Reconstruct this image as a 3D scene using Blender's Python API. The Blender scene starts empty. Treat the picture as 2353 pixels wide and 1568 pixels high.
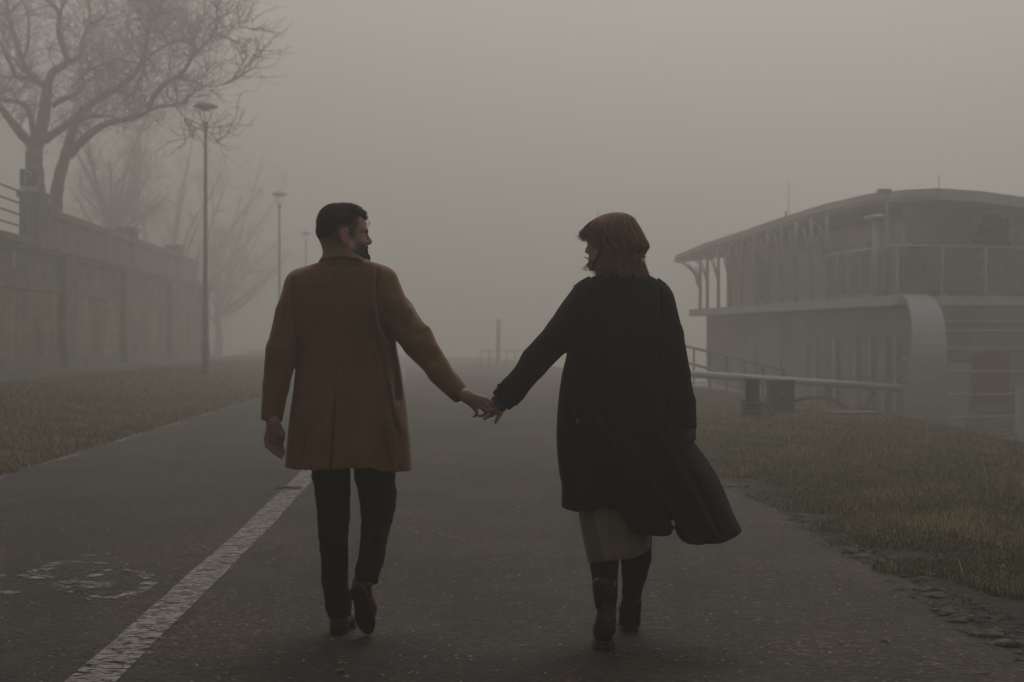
import bpy, math, random
import numpy as np
from mathutils import Vector, Matrix

# ------------------------------------------------------------------ camera, sky, sun, exposure
SC = bpy.context.scene
COL = SC.collection
CAMZ = 1.22
cam_d = bpy.data.cameras.new("camera")
cam_d.lens = 50.0; cam_d.sensor_width = 36.0; cam_d.clip_start = 0.1; cam_d.clip_end = 3000.0
cam_d.dof.use_dof = True; cam_d.dof.focus_distance = 5.85; cam_d.dof.aperture_fstop = 4.5
cam = bpy.data.objects.new("camera", cam_d); COL.objects.link(cam)
cam.location = (0, 0, CAMZ); cam.rotation_euler = (math.radians(90.083), 0, 0)
SC.camera = cam

SUN_EL, SUN_AZ = math.radians(56.0), math.radians(12.0)        # high behind the fog, ahead and a little to the right
world = bpy.data.worlds.new("World"); SC.world = world; world.use_nodes = True
nt = world.node_tree; nt.nodes.clear()
sky = nt.nodes.new("ShaderNodeTexSky"); sky.sky_type = 'NISHITA'; sky.sun_disc = False
sky.sun_elevation = SUN_EL; sky.sun_rotation = SUN_AZ; sky.air_density = 1.0; sky.dust_density = 6.0; sky.ozone_density = 0.5
hsv = nt.nodes.new("ShaderNodeHueSaturation"); hsv.inputs['Saturation'].default_value = 0.10
tint = nt.nodes.new("ShaderNodeMixRGB"); tint.blend_type = 'MULTIPLY'; tint.inputs[0].default_value = 1.0
tint.inputs[2].default_value = (1.0, 0.952, 0.895, 1)
bg = nt.nodes.new("ShaderNodeBackground"); bg.inputs['Strength'].default_value = 0.085
wo = nt.nodes.new("ShaderNodeOutputWorld")
nt.links.new(sky.outputs[0], hsv.inputs['Color']); nt.links.new(hsv.outputs[0], tint.inputs[1])
nt.links.new(tint.outputs[0], bg.inputs[0]); nt.links.new(bg.outputs[0], wo.inputs[0])

sun_d = bpy.data.lights.new("sun", 'SUN'); sun_d.energy = 0.7; sun_d.angle = math.radians(40.0); sun_d.color = (1.0, 0.95, 0.86)
sun = bpy.data.objects.new("sun", sun_d); COL.objects.link(sun)
_sd = Vector((math.sin(SUN_AZ)*math.cos(SUN_EL), math.cos(SUN_AZ)*math.cos(SUN_EL), math.sin(SUN_EL)))
sun.rotation_euler = _sd.to_track_quat('Z', 'Y').to_euler(); sun.location = (0, 0, 30)

SC.view_settings.view_transform = 'Standard'; SC.view_settings.look = 'None'
SC.view_settings.exposure = -0.36; SC.view_settings.gamma = 1.0
SC.render.film_transparent = False
try:
    SC.cycles.volume_bounces = 2; SC.cycles.max_bounces = 6; SC.cycles.diffuse_bounces = 3; SC.cycles.glossy_bounces = 2
    SC.cycles.transparent_max_bounces = 16
    SC.cycles.use_denoising = True
except Exception:
    pass

HAZE_DENSITY = 0.0160
HAZE_COLOR = (0.84, 0.824, 0.79)
HAZE_G = 0.6

# ------------------------------------------------------------------ helpers
F = 3268.0; CX = 1176.5; CY = 788.7
def P(px, py, D):
    return ((px-CX)/F*D, D, CAMZ - (py-CY)/F*D)
def PX(px, D): return (px-CX)/F*D
def PZ(py, D): return CAMZ - (py-CY)/F*D
def GP(px, py, z=0.0):
    D = F*(CAMZ-z)/(py-CY)
    return ((px-CX)/F*D, D, z)

def tag(o, label=None, cat=None, group=None, kind=None):
    if label: o['label'] = label
    if cat: o['category'] = cat
    if group: o['group'] = group
    if kind: o['kind'] = kind
    return o
def empty(name, loc, label, cat, group=None, rz=0.0):
    o = bpy.data.objects.new(name, None); COL.objects.link(o); o.location = loc; o.rotation_euler = (0, 0, rz)
    o.empty_display_size = 0.1
    return tag(o, label, cat, group)
def root_of(o):
    while o.parent: o = o.parent
    return o
def mesh_obj(name, verts, faces, mat, parent=None, smooth=False, world=True, col=None):
    """one mesh object; verts in world coordinates unless world=False"""
    v = np.asarray(verts, dtype=np.float64).reshape(-1, 3)
    if parent is not None and world:
        v = v - np.array(root_of(parent).location)
    me = bpy.data.meshes.new(name)
    if isinstance(faces, np.ndarray):
        n, k = faces.shape
        me.vertices.add(len(v)); me.vertices.foreach_set("co", v.astype(np.float32).ravel())
        me.loops.add(n*k); me.loops.foreach_set("vertex_index", faces.astype(np.int32).ravel())
        me.polygons.add(n); me.polygons.foreach_set("loop_start", np.arange(0, n*k, k, dtype=np.int32))
        me.polygons.foreach_set("loop_total", np.full(n, k, dtype=np.int32))
        me.update(calc_edges=True); me.validate()
    else:
        me.from_pydata([tuple(p) for p in v], [], [tuple(f) for f in faces]); me.update()
    if smooth:
        me.polygons.foreach_set("use_smooth", np.ones(len(me.polygons), dtype=bool))
    if mat: me.materials.append(mat)
    if col is not None and len(me.vertices) == len(col):
        a = me.color_attributes.new("tone", 'FLOAT_COLOR', 'POINT')
        c = np.ones((len(col), 4), dtype=np.float32); c[:, :3] = np.asarray(col).reshape(len(col), -1)
        a.data.foreach_set("color", c.ravel())
    o = bpy.data.objects.new(name, me); COL.objects.link(o)
    if parent is not None: o.parent = parent
    return o
def copy_tree(o, parent=None):
    c = o.copy(); COL.objects.link(c); c.parent = parent
    for ch in [x for x in COL.objects if x.parent == o]: copy_tree(ch, c)
    return c

class MB:
    """collects simple solids into one mesh"""
    def __init__(s): s.v = []; s.f = []
    def quad(s, a, b, c, d):
        n = len(s.v); s.v += [a, b, c, d]; s.f.append((n, n+1, n+2, n+3))
    def box(s, c, size, rz=0.0, M=None):
        n = len(s.v); cs, sn = math.cos(rz), math.sin(rz)
        for dz in (-.5, .5):
            for dx, dy in ((-.5, -.5), (.5, -.5), (.5, .5), (-.5, .5)):
                x, y, z = dx*size[0], dy*size[1], dz*size[2]
                s.v.append((c[0]+x*cs-y*sn, c[1]+x*sn+y*cs, c[2]+z))
        for f in ((0, 3, 2, 1), (4, 5, 6, 7), (0, 1, 5, 4), (1, 2, 6, 5), (2, 3, 7, 6), (3, 0, 4, 7)):
            s.f.append(tuple(n+i for i in f))
    def prism(s, pts, off):
        """polygon pts extruded by vector off"""
        n = len(s.v); k = len(pts)
        s.v += [tuple(p) for p in pts] + [tuple(p[i]+off[i] for i in range(3)) for p in pts]
        s.f.append(tuple(n+i for i in range(k))[::-1]); s.f.append(tuple(n+k+i for i in range(k)))
        for i in range(k):
            j = (i+1) % k; s.f.append((n+i, n+j, n+k+j, n+k+i))
    def tube(s, pts, rad, seg=8, cap=True):
        pts = [Vector(p) for p in pts]
        if not hasattr(rad, '__len__'): rad = [rad]*len(pts)
        n0 = len(s.v); up = None
        for i, p in enumerate(pts):
            t = (pts[min(i+1, len(pts)-1)] - pts[max(i-1, 0)]).normalized()
            if up is None:
                up = Vector((0, 0, 1)) if abs(t.z) < .9 else Vector((1, 0, 0))
                up = t.cross(up).normalized()
            up = (up - t*up.dot(t)).normalized(); w = t.cross(up)
            for k in range(seg):
                a = 2*math.pi*k/seg
                s.v.append(tuple(p + (up*math.cos(a) + w*math.sin(a))*rad[i]))
        for i in range(len(pts)-1):
            for k in range(seg):
                a = n0+i*seg+k; b = n0+i*seg+(k+1) % seg
                s.f.append((a, b, b+seg, a+seg))
        if cap:
            s.f.append(tuple(n0+k for k in range(seg))[::-1]); m = n0+(len(pts)-1)*seg
            s.f.append(tuple(m+k for k in range(seg)))
    def lathe(s, prof, c, seg=24):
        """prof: list of (r, z) about the vertical through c"""
        n0 = len(s.v)
        for r, z in prof:
            for k in range(seg):
                a = 2*math.pi*k/seg; s.v.append((c[0]+r*math.cos(a), c[1]+r*math.sin(a), c[2]+z))
        for i in range(len(prof)-1):
            for k in range(seg):
                a = n0+i*seg+k; b = n0+i*seg+(k+1) % seg
                s.f.append((a, b, b+seg, a+seg))
        s.f.append(tuple(n0+k for k in range(seg))[::-1]); m = n0+(len(prof)-1)*seg
        s.f.append(tuple(m+k for k in range(seg)))
    def build(s, name, mat, parent=None, smooth=False, world=True):
        return mesh_obj(name, s.v, s.f, mat, parent, smooth, world)

# ------------------------------------------------------------------ materials
def mat_new(name):
    m = bpy.data.materials.new(name); m.use_nodes = True
    n = m.node_tree.nodes; b = n["Principled BSDF"]
    return m, m.node_tree, b
def N(t, typ, **kw):
    n = t.nodes.new(typ)
    for k, v in kw.items():
        if k in n.inputs: n.inputs[k].default_value = v
        else: setattr(n, k, v)
    return n
def ramp(t, fac, stops):
    r = t.nodes.new("ShaderNodeValToRGB"); e = r.color_ramp.elements
    e[0].position = stops[0][0]; e[0].color = (*stops[0][1], 1)
    e[1].position = stops[-1][0]; e[1].color = (*stops[-1][1], 1)
    for p, c in stops[1:-1]:
        x = e.new(p); x.color = (*c, 1)
    t.links.new(fac, r.inputs[0]); return r.outputs[0]
def mixc(t, a, b, fac, mode='MIX'):
    m = t.nodes.new("ShaderNodeMixRGB"); m.blend_type = mode
    for i, s in ((0, fac), (1, a), (2, b)):
        if hasattr(s, 'links'): t.links.new(s, m.inputs[i])
        elif isinstance(s, (int, float)): m.inputs[i].default_value = s
        else: m.inputs[i].default_value = (*s, 1)
    return m.outputs[0]
def noise(t, scale, detail=4, rough=.55, vec=None, dist=0.0):
    n = N(t, "ShaderNodeTexNoise"); n.inputs['Scale'].default_value = scale; n.inputs['Detail'].default_value = detail
    n.inputs['Roughness'].default_value = rough; n.inputs['Distortion'].default_value = dist
    if vec is not None: t.links.new(vec, n.inputs['Vector'])
    return n.outputs[0]
def geo_pos(t): return N(t, "ShaderNodeNewGeometry").outputs['Position']
def scaled(t, vec, s):
    m = N(t, "ShaderNodeMapping"); m.inputs['Scale'].default_value = s; t.links.new(vec, m.inputs['Vector']); return m.outputs[0]
def bump(t, b, h, strength=.3, dist=.01):
    n = N(t, "ShaderNodeBump"); n.inputs['Strength'].default_value = strength; n.inputs['Distance'].default_value = dist
    t.links.new(h, n.inputs['Height']); t.links.new(n.outputs[0], b.inputs['Normal'])
def plain(name, c, rough=.7, metal=0.0, var=.25, scale=3.0, bs=0.0, bscale=60, sheen=0.0, alpha=None):
    """a painted / cloth / stone surface with uneven tone"""
    m, t, b = mat_new(name)
    p = geo_pos(t)
    f = noise(t, scale, 5, .6, p)
    lo = tuple(x*(1-var) for x in c); hi = tuple(min(1, x*(1+var)) for x in c)
    t.links.new(ramp(t, f, [(.3, lo), (.7, hi)]), b.inputs['Base Color'])
    b.inputs['Roughness'].default_value = rough; b.inputs['Metallic'].default_value = metal
    if sheen:
        b.inputs['Sheen Weight'].default_value = sheen; b.inputs['Sheen Roughness'].default_value = .5
        b.inputs['Sheen Tint'].default_value = (*[min(1, x*4+.1) for x in c], 1)
    if bs: bump(t, b, noise(t, bscale, 3, .6, p), bs, .004)
    if alpha is not None: b.inputs['Alpha'].default_value = alpha
    return m
# ------------------------------------------------------------------ ground, road, grass
rng = np.random.default_rng(7); random.seed(7)
def bend(y): return -.052*(y-10) - .001*max(0.0, y-45)**2
def x_line(y): return -1.72 + bend(y) - .045*max(0.0, min(1.0, (9-y)/4))
def x_left(y): return -4.52 + bend(y)
def x_right(y): return bend(y) + 1.8 + .03*(y-5.6)
def wob(y, s, a, k):  # ragged edge
    return a*(math.sin(y*s*2.1+k)+.6*math.sin(y*s*5.3+2*k)+.4*math.sin(y*s*11.7+3*k))/2

# asphalt
m_road, t, b = mat_new("asphalt")
p = geo_pos(t)
big = noise(t, .45, 5, .6, p); mid = noise(t, 4.0, 5, .65, p)
stone = N(t, "ShaderNodeTexVoronoi"); stone.inputs['Scale'].default_value = 58.0; t.links.new(p, stone.inputs['Vector'])
stone2 = N(t, "ShaderNodeTexVoronoi"); stone2.inputs['Scale'].default_value = 26.0; t.links.new(p, stone2.inputs['Vector'])
base = ramp(t, big, [(.3, (.0105, .0076, .0061)), (.5, (.0152, .0112, .0091)), (.72, (.026, .0197, .0160))])
base = mixc(t, base, ramp(t, mid, [(.3, (.55, .53, .5)), (.7, (1.25, 1.25, 1.25))]), 1.0, 'MULTIPLY')
grain = ramp(t, noise(t, 17, 8, .85, p), [(.38, (.10, .095, .09)), (.5, (.9, .87, .83)), (.62, (3.6, 3.35, 3.0))])
base = mixc(t, base, grain, 1.0, 'MULTIPLY')
worn = ramp(t, noise(t, .9, 4, .6, scaled(t, p, (1, .45, 1))), [(.40, (.45, .43, .42)), (.6, (1.9, 1.75, 1.55))])
base = mixc(t, base, worn, 1.0, 'MULTIPLY')
agg = ramp(t, stone.outputs['Color'], [(.0, (.15, .15, .15)), (.45, (.6, .6, .6)), (.75, (1.5, 1.46, 1.4)), (.97, (4.6, 4.4, 4.0))])
base = mixc(t, base, agg, 1.0, 'MULTIPLY')
chips = ramp(t, noise(t, 42, 3, .6, scaled(t, p, (1, 1, 1))), [(.62, (0, 0, 0)), (.72, (1, 1, 1))])
base = mixc(t, base, (.085, .066, .052), chips)
moss = ramp(t, noise(t, 1.1, 7, .8, p), [(.50, (0, 0, 0)), (.62, (.75, .75, .75))])
base = mixc(t, base, (.034, .028, .016), moss)
ck = N(t, "ShaderNodeTexVoronoi"); ck.feature = 'DISTANCE_TO_EDGE'; ck.inputs['Scale'].default_value = .42
dv = N(t, "ShaderNodeVectorMath"); dv.operation = 'ADD'; nn_ = N(t, "ShaderNodeTexNoise"); nn_.inputs['Scale'].default_value = 1.6; nn_.inputs['Detail'].default_value = 8; nn_.inputs['Roughness'].default_value = .7
t.links.new(p, nn_.inputs['Vector']); t.links.new(p, dv.inputs[0]); t.links.new(nn_.outputs['Color'], dv.inputs[1]); t.links.new(dv.outputs[0], ck.inputs['Vector'])
crk = ramp(t, ck.outputs['Distance'], [(.002, (.25, .25, .25)), (.011, (1, 1, 1))])
base = mixc(t, base, crk, 1.0, 'MULTIPLY')
t.links.new(base, b.inputs['Base Color']); b.inputs['Roughness'].default_value = .82; b.inputs['Specular IOR Level'].default_value = .35
hh = mixc(t, stone.outputs['Distance'], stone2.outputs['Distance'], .4)
bump(t, b, hh, .9, .010)

def strip(name, xa, xb, za, zb, y0, y1, mat, ny=240, nx=2, wa=0.0, wb=0.0, same=False, kind='structure', zfun=None, parent=None):
    ys = y0 + (y1-y0)*(np.linspace(0, 1, ny)**1.8)
    v = []; f = []
    for i, y in enumerate(ys):
        a = xa(y)+wob(y, 1.0, wa, 1.3); c = xb(y)+(wob(y, 1.0, wa, 1.3) if same else wob(y, 1.1, wb, 4.1))
        for j in range(nx):
            u = j/(nx-1); z = za+(zb-za)*u
            if zfun: z = zfun(a+(c-a)*u, y)
            v.append((a+(c-a)*u, y, z))
    for i in range(ny-1):
        for j in range(nx-1):
            q = i*nx+j; f.append((q, q+1, q+nx+1, q+nx))
    o = mesh_obj(name, v, f, mat, parent, True); 
    if kind: tag(o, kind=kind)
    return o
road = strip("road", x_left, x_right, .004, .004, -3, 170, m_road, wa=.10, wb=.10, ny=900)

# concrete edging strip seen along the left edge of the road
m_edge = plain("edging_concrete", (.11, .095, .08), .9, var=.45, scale=5, bs=.5, bscale=30)
strip("road_edging", lambda y: x_left(y)-.09, lambda y: x_left(y)+.05, .008, .008, 4, 60, m_edge, wa=.10, wb=.10, ny=900, same=True)

# worn white line
m_line, t, b = mat_new("worn_road_paint")
p = geo_pos(t)
n1 = noise(t, 9, 6, .75, scaled(t, p, (1.0, 2.2, 1))); n2 = noise(t, 60, 3, .6, scaled(t, p, (.45, 1.6, 1)))
w = mixc(t, n1, n2, .62)
mask = ramp(t, w, [(.475, (0, 0, 0)), (.50, (1, 1, 1))])
colr = ramp(t, noise(t, 14, 5, .7, p), [(.3, (.16, .15, .13)), (.7, (.30, .285, .25))])
t.links.new(colr, b.inputs['Base Color']); b.inputs['Roughness'].default_value = .75
t.links.new(mask, b.inputs['Alpha'])
strip("road_line", lambda y: x_line(y)-.09, lambda y: x_line(y)+.09, .009, .009, 2, 110, m_line, wa=.006, wb=.006, ny=700)

# worn bicycle marking in the left lane
m_bike, t, b = mat_new("worn_marking_paint")
p = geo_pos(t)
w = mixc(t, noise(t, 8, 4, .7, p), noise(t, 42, 4, .7, scaled(t, p, (.5, 1.3, 1))), .68)
t.links.new(ramp(t, w, [(.535, (0, 0, 0)), (.56, (1, 1, 1))]), b.inputs['Alpha'])
b.inputs['Base Color'].default_value = (.30, .285, .25, 1); b.inputs['Roughness'].default_value = .8
def zg(x, y):  # zoom-picture point -> ground point
    sx = x/2.545; sy = 1050+y/2.545
    return GP(sx*.9412, sy*.9412, 0.0)
bk = MB()
def stroke(pts, w):
    q = [zg(*a) for a in pts]; n = len(bk.v)
    for i, a in enumerate(q):
        tx = q[min(i+1, len(q)-1)][0]-q[max(i-1, 0)][0]; ty = q[min(i+1, len(q)-1)][1]-q[max(i-1, 0)][1]
        l = math.hypot(tx, ty); nx, ny = -ty/l*w/2, tx/l*w/2
        bk.v += [(a[0]-nx, a[1]-ny, .0095), (a[0]+nx, a[1]+ny, .0095)]
    for i in range(len(q)-1): bk.f.append((n+2*i, n+2*i+1, n+2*i+3, n+2*i+2))
stroke([(745, 892), (830, 893), (905, 908), (950, 935), (925, 965), (860, 1010), (790, 1038), (690, 1055), (590, 1058), (530, 1035), (500, 1000)], .085)
stroke([(190, 902), (250, 880), (300, 862), (345, 838), (420, 826), (520, 830)], .09)
stroke([(195, 898), (240, 915), (290, 925), (345, 925)], .17)
stroke([(370, 950), (430, 962), (520, 975), (620, 968), (710, 968)], .20)
stroke([(400, 990), (480, 1003), (540, 1020)], .12)
stroke([(600, 832), (690, 838), (775, 830)], .06)
stroke([(770, 832), (735, 865), (690, 878), (640, 890), (590, 915), (555, 935)], .07)
stroke([(710, 868), (760, 880), (800, 895)], .07)
stroke([(-40, 1040), (0, 1035), (40, 1022), (80, 1012)], .12)
stroke([(-60, 925), (0, 912), (40, 905)], .08)
stroke([(450, 790), (520, 790), (600, 785)], .05)
o = bk.build("road_marking", m_bike); tag(o, kind='structure')

# ---- verge height fields
def z_leftverge(x, y):
    e = x_left(y); d = e-x
    if d < 0: return 0.0
    s = min(1.0, d/5.0); s = s*s*(3-2*s)
    return .02*min(1, d/.15)+.45*s + .02*math.sin(x*1.7+y*.6)*min(1, d)
def bank_x(y):
    # top edge of the river bank
    if y < 17: return 5.9+.02*(17-y)+wob(y, .5, .12, 2)
    if y < 24: return 5.9+(y-17)*.055+wob(y, .5, .12, 2)
    return 6.28-(y-24)*.085+wob(y, .5, .12, 2)
QZ = -1.35
def z_rightverge(x, y):
    e = x_right(y); d = x-e
    if d < 0: return 0.0
    bx = bank_x(y)
    z = .015*min(1, d/.2)
    z += .07*math.exp(-((x-4.6)/1.2)**2-((y-20)/5.0)**2)
    z += .018*math.sin(x*2.1+1)*math.sin(y*1.3)*min(1, d) + .01*math.sin(x*5+y*3.1)*min(1, d)
    if x > bx:
        q = min(1.0, (x-bx)/2.3); z = z*(1-q) + QZ*(q*q*(3-2*q))
    return z
m_soil, t, b = mat_new("turf_soil")
p = geo_pos(t)
att = N(t, "ShaderNodeVertexColor"); att.layer_name = "tone"
g = ramp(t, noise(t, 1.3, 6, .7, p), [(.3, (.030, .028, .013)), (.5, (.050, .040, .021)), (.7, (.085, .060, .034))])
g = mixc(t, g, ramp(t, noise(t, 25, 4, .7, p), [(.3, (.5, .5, .5)), (.75, (1.5, 1.5, 1.4))]), 1.0, 'MULTIPLY')
mud = ramp(t, noise(t, 16, 8, .8, p), [(.36, (.003, .0026, .0022)), (.5, (.012, .010, .008)), (.6, (.045, .036, .028)), (.7, (.11, .088, .068))])
sep = N(t, "ShaderNodeSeparateColor"); t.links.new(att.outputs[0], sep.inputs[0])
t.links.new(mixc(t, g, mud, sep.outputs[0]), b.inputs['Base Color']); b.inputs['Roughness'].default_value = .95
bump(t, b, mixc(t, noise(t, 40, 5, .7, p), noise(t, 11, 5, .7, p), .5), 1.0, .05)
def dirt(x, y):
    """how bare the ground is beside the right edge of the road"""
    d = x-x_right(y)
    w = .16+.85*max(0.0, min(1.0, (7.7-y)/1.8))
    w += .16*math.sin(y*3.3)+.12*math.sin(y*7.1+1)+.1*math.sin(x*4+y*2)
    return max(0.0, min(1.0, (w-d)/.22+.5)) if d > -.3 else 1.0
def terrain(name, x0f, x1f, y0, y1, zf, ny, nx, mat, dfun=None, pw=1.6, xpw=1.0):
    ys = y0+(y1-y0)*(np.linspace(0, 1, ny)**pw)
    v = []; f = []; c = []
    for y in ys:
        a, bb = x0f(y), x1f(y)
        for j in range(nx):
            x = a+(bb-a)*(j/(nx-1))**xpw; v.append((x, y, zf(x, y)))
            k = dfun(x, y) if dfun else 0.0; c.append((k, k, k))
    for i in range(ny-1):
        for j in range(nx-1):
            q = i*nx+j; f.append((q, q+1, q+nx+1, q+nx))
    return tag(mesh_obj(name, v, f, mat, None, True, col=c), kind='structure')
terrain("ground_left", lambda y: x_left(y)-6.4, lambda y: x_left(y)+.25, -3, 170, z_leftverge, 260, 40, m_soil)
terrain("ground_right", lambda y: x_right(y)-.25, lambda y: bank_x(y)+2.4, -3, 120, z_rightverge, 420, 110, m_soil, dirt)

# path at the foot of the wall, quay below the bank, river, land behind the wall
m_path = plain("old_tarmac", (.022, .020, .018), .9, var=.3, scale=1.2, bs=.4, bscale=40)
def wall_x(y): return -13.7-.052*(y-38) - .0008*max(0.0, y-60)**2
strip("path", lambda y: wall_x(y)-.3, lambda y: x_left(y)-4.25, .482, .482, -3, 170, m_path, ny=120)
m_quay = plain("wet_concrete", (.060, .058, .056), .6, var=.3, scale=.8, bs=.3, bscale=25)
strip("quay", lambda y: bank_x(y)+2.0, lambda y: 60, QZ+.02, QZ+.02, -3, 26.5, m_quay, ny=60)
m_water, t, b = mat_new("river_water")
b.inputs['Base Color'].default_value = (.035, .036, .032, 1); b.inputs['Roughness'].default_value = .12
bump(t, b, noise(t, 1.6, 4, .6, scaled(t, geo_pos(t), (1, .5, 1))), .25, .1)
w = MB(); w.quad((-600, -60, -2.3), (600, -60, -2.3), (600, 900, -2.3), (-600, 900, -2.3))
tag(w.build("water", m_water), kind='structure')
w = MB(); w.quad((-600, -60, -2.0), (-5.6, -60, -2.0), (-40, 170, -2.0), (-600, 400, -2.0))
q_edge = MB(); q_edge.box((33, 26.6, -1.85), (60, .3, 1.1)); tag(q_edge.build("quay_edge", m_quay), kind='structure')
m_terrace = plain("terrace_earth", (.05, .042, .03), .95, var=.4, scale=.5)
strip("terrace_ground", lambda y: -500, lambda y: wall_x(y)-.7, 4.05, 4.05, -20, 74.3, m_terrace, ny=60)

# ---- grass blades
m_grass, t, b = mat_new("grass_blades")
att = N(t, "ShaderNodeVertexColor"); att.layer_name = "tone"
t.links.new(att.outputs[0], b.inputs['Base Color']); b.inputs['Roughness'].default_value = .7
b.inputs['Specular IOR Level'].default_value = .25
def lattice(x, y, s, seed):
    r = np.random.default_rng(seed); out = np.zeros_like(x)
    for k in range(9):
        a = r.uniform(0, 2*math.pi); f = s*r.uniform(.5, 2.2); ph = r.uniform(0, 6.28)
        out += np.sin((x*math.cos(a)+y*math.sin(a))*f+ph)
    return out/3.0
def blades(name, xs, ys, zf, length, width, seed, green_bias=0.0, lean=.55):
    r = np.random.default_rng(seed); n = len(xs)
    zs = np.array([zf(a, c) for a, c in zip(xs, ys)])
    patch = lattice(xs, ys, 2.2, seed+5); patch2 = lattice(xs, ys, 7.0, seed+6)
    L = length*(1+.45*np.clip(patch, -1, 1.5)+.3*np.clip(patch2, -1, 1.5))*r.uniform(.45, 1.35, n)
    th = r.uniform(0, 2*math.pi, n); ln = r.uniform(.1, lean+.35, n)
    dx, dy = np.cos(th), np.sin(th); wx, wy = -dy*width*.5, dx*width*.5
    wscale = r.uniform(.6, 1.4, n); wx = wx*wscale; wy = wy*wscale
    v = np.zeros((n, 5, 3))
    v[:, 0] = np.stack([xs-wx, ys-wy, zs-.005], 1); v[:, 1] = np.stack([xs+wx, ys+wy, zs-.005], 1)
    mx = xs+dx*L*ln*.35; my = ys+dy*L*ln*.35; mz = zs+L*.6
    v[:, 2] = np.stack([mx+wx*.8, my+wy*.8, mz], 1); v[:, 3] = np.stack([mx-wx*.8, my-wy*.8, mz], 1)
    v[:, 4] = np.stack([xs+dx*L*ln, ys+dy*L*ln, zs+L*np.sqrt(np.clip(1-ln**2*.8, .1, 1))], 1)
    base = (np.arange(n)*5)[:, None]
    f = np.concatenate([base+np.array([[0, 1, 2]]), base+np.array([[0, 2, 3]]), base+np.array([[3, 2, 4]])], 0)
    k = np.clip(.5+.33*(patch+.6*patch2)-green_bias+r.normal(0, .22, n), 0, 1)[:, None]
    green = np.array([.066, .080, .026]); straw = np.array([.25, .19, .095])
    c = green*(1-k)+straw*k; c *= r.uniform(.6, 1.45, (n, 1))
    pale = r.random(n) < .03; c[pale] = np.array([.34, .27, .16])
    cc = np.repeat(c, 5, axis=0)
    return tag(mesh_obj(name, v.reshape(-1, 3), f, m_grass, None, False, col=cc), kind='stuff')
def scatter(n, y0, y1, xa, xb, r, pw=2.0, keep=None):
    # density falls with distance
    u = r.random(n); ys = (y0**(1-pw)+u*(y1**(1-pw)-y0**(1-pw)))**(1/(1-pw)) if pw != 1 else y0*(y1/y0)**u
    xs = np.array([xa(y)+(xb(y)-xa(y))*q for y, q in zip(ys, r.random(n))])
    if keep is not None:
        m = np.array([keep(a, c, r) for a, c in zip(xs, ys)]); xs, ys = xs[m], ys[m]
    return xs, ys
def keep_r(x, y, r):
    if x > bank_x(y)+.8: return False
    return r.random() > dirt(x, y)*1.03
xs, ys = scatter(330000, 5.5, 40, lambda y: x_right(y)-.05, lambda y: min(bank_x(y)+.8, .40*y+1.2), np.random.default_rng(3), 2.0, keep_r)
blades("grass_right", xs, ys, z_rightverge, .052, .0042, 11, .24, .85)
xs, ys = scatter(210000, 8.0, 75, lambda y: x_left(y)-4.35, lambda y: x_left(y)+.02, np.random.default_rng(4), 1.7)
blades("grass_left", xs, ys, z_leftverge, .070, .008, 21, .0, .85)
# long dry stalks on the right verge
xs, ys = scatter(420, 7.5, 22, lambda y: x_right(y)+.9, lambda y: min(bank_x(y)+.3, .40*y+1.0), np.random.default_rng(5), 1.5)
blades("grass_stalks", xs, ys, z_rightverge, .24, .004, 31, -.9, .5)
xs, ys = scatter(5200, 5.2, 9.0, lambda y: x_right(y)+.05, lambda y: x_right(y)+1.5, np.random.default_rng(15), 1.5, lambda x, y, r: math.sin(x*9+y*4)+math.sin(y*13-x*5)+r.normal(0, .5) > 1.15)
blades("grass_tufts", xs, ys, z_rightverge, .035, .005, 41, .35)
rc_ = np.random.default_rng(16); cm = MB()
for k in range(1500):
    y = 5.2*(10/5.2)**rc_.random(); x = x_right(y)+rc_.uniform(-.05, 1.3)
    if rc_.random() > dirt(x, y): continue
    s_ = rc_.uniform(.005, .016); z = z_rightverge(x, y); n_ = len(cm.v); q_ = rc_.uniform(0, 6.28)
    for a in range(5): cm.v.append((x+math.cos(q_+a*1.257)*s_*rc_.uniform(.7, 1.2), y+math.sin(q_+a*1.257)*s_*rc_.uniform(.7, 1.2), z-.004))
    cm.v.append((x, y, z+s_*.4)); cm.f += [(n_+a, n_+(a+1) % 5, n_+5) for a in range(5)]
tag(cm.build("mud_crumbs", plain("mud_clods", (.028, .023, .018), .95, var=.6, scale=30), None, False), kind='stuff')

xs, ys = scatter(9000, 6.5, 26, lambda y: x_right(y)+.25, lambda y: min(bank_x(y)+.3, .40*y+1.0), np.random.default_rng(25), 1.7, lambda x, y, r: math.sin(x*3.1+y*1.3)+math.sin(y*2.7-x*2.2)+r.normal(0, .45) > 1.0 and dirt(x, y) < .5)
blades("grass_clumps", xs, ys, z_rightverge, .115, .0048, 51, -.05, .9)
xs, ys = scatter(8000, 11, 45, lambda y: x_left(y)-4.2, lambda y: x_left(y)-.15, np.random.default_rng(26), 1.6, lambda x, y, r: math.sin(x*2.1+y*1.1)+math.sin(y*1.9-x*1.7)+r.normal(0, .45) > 1.0)
blades("grass_clumps", xs, ys, z_leftverge, .13, .009, 52, -.1, .9)
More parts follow.
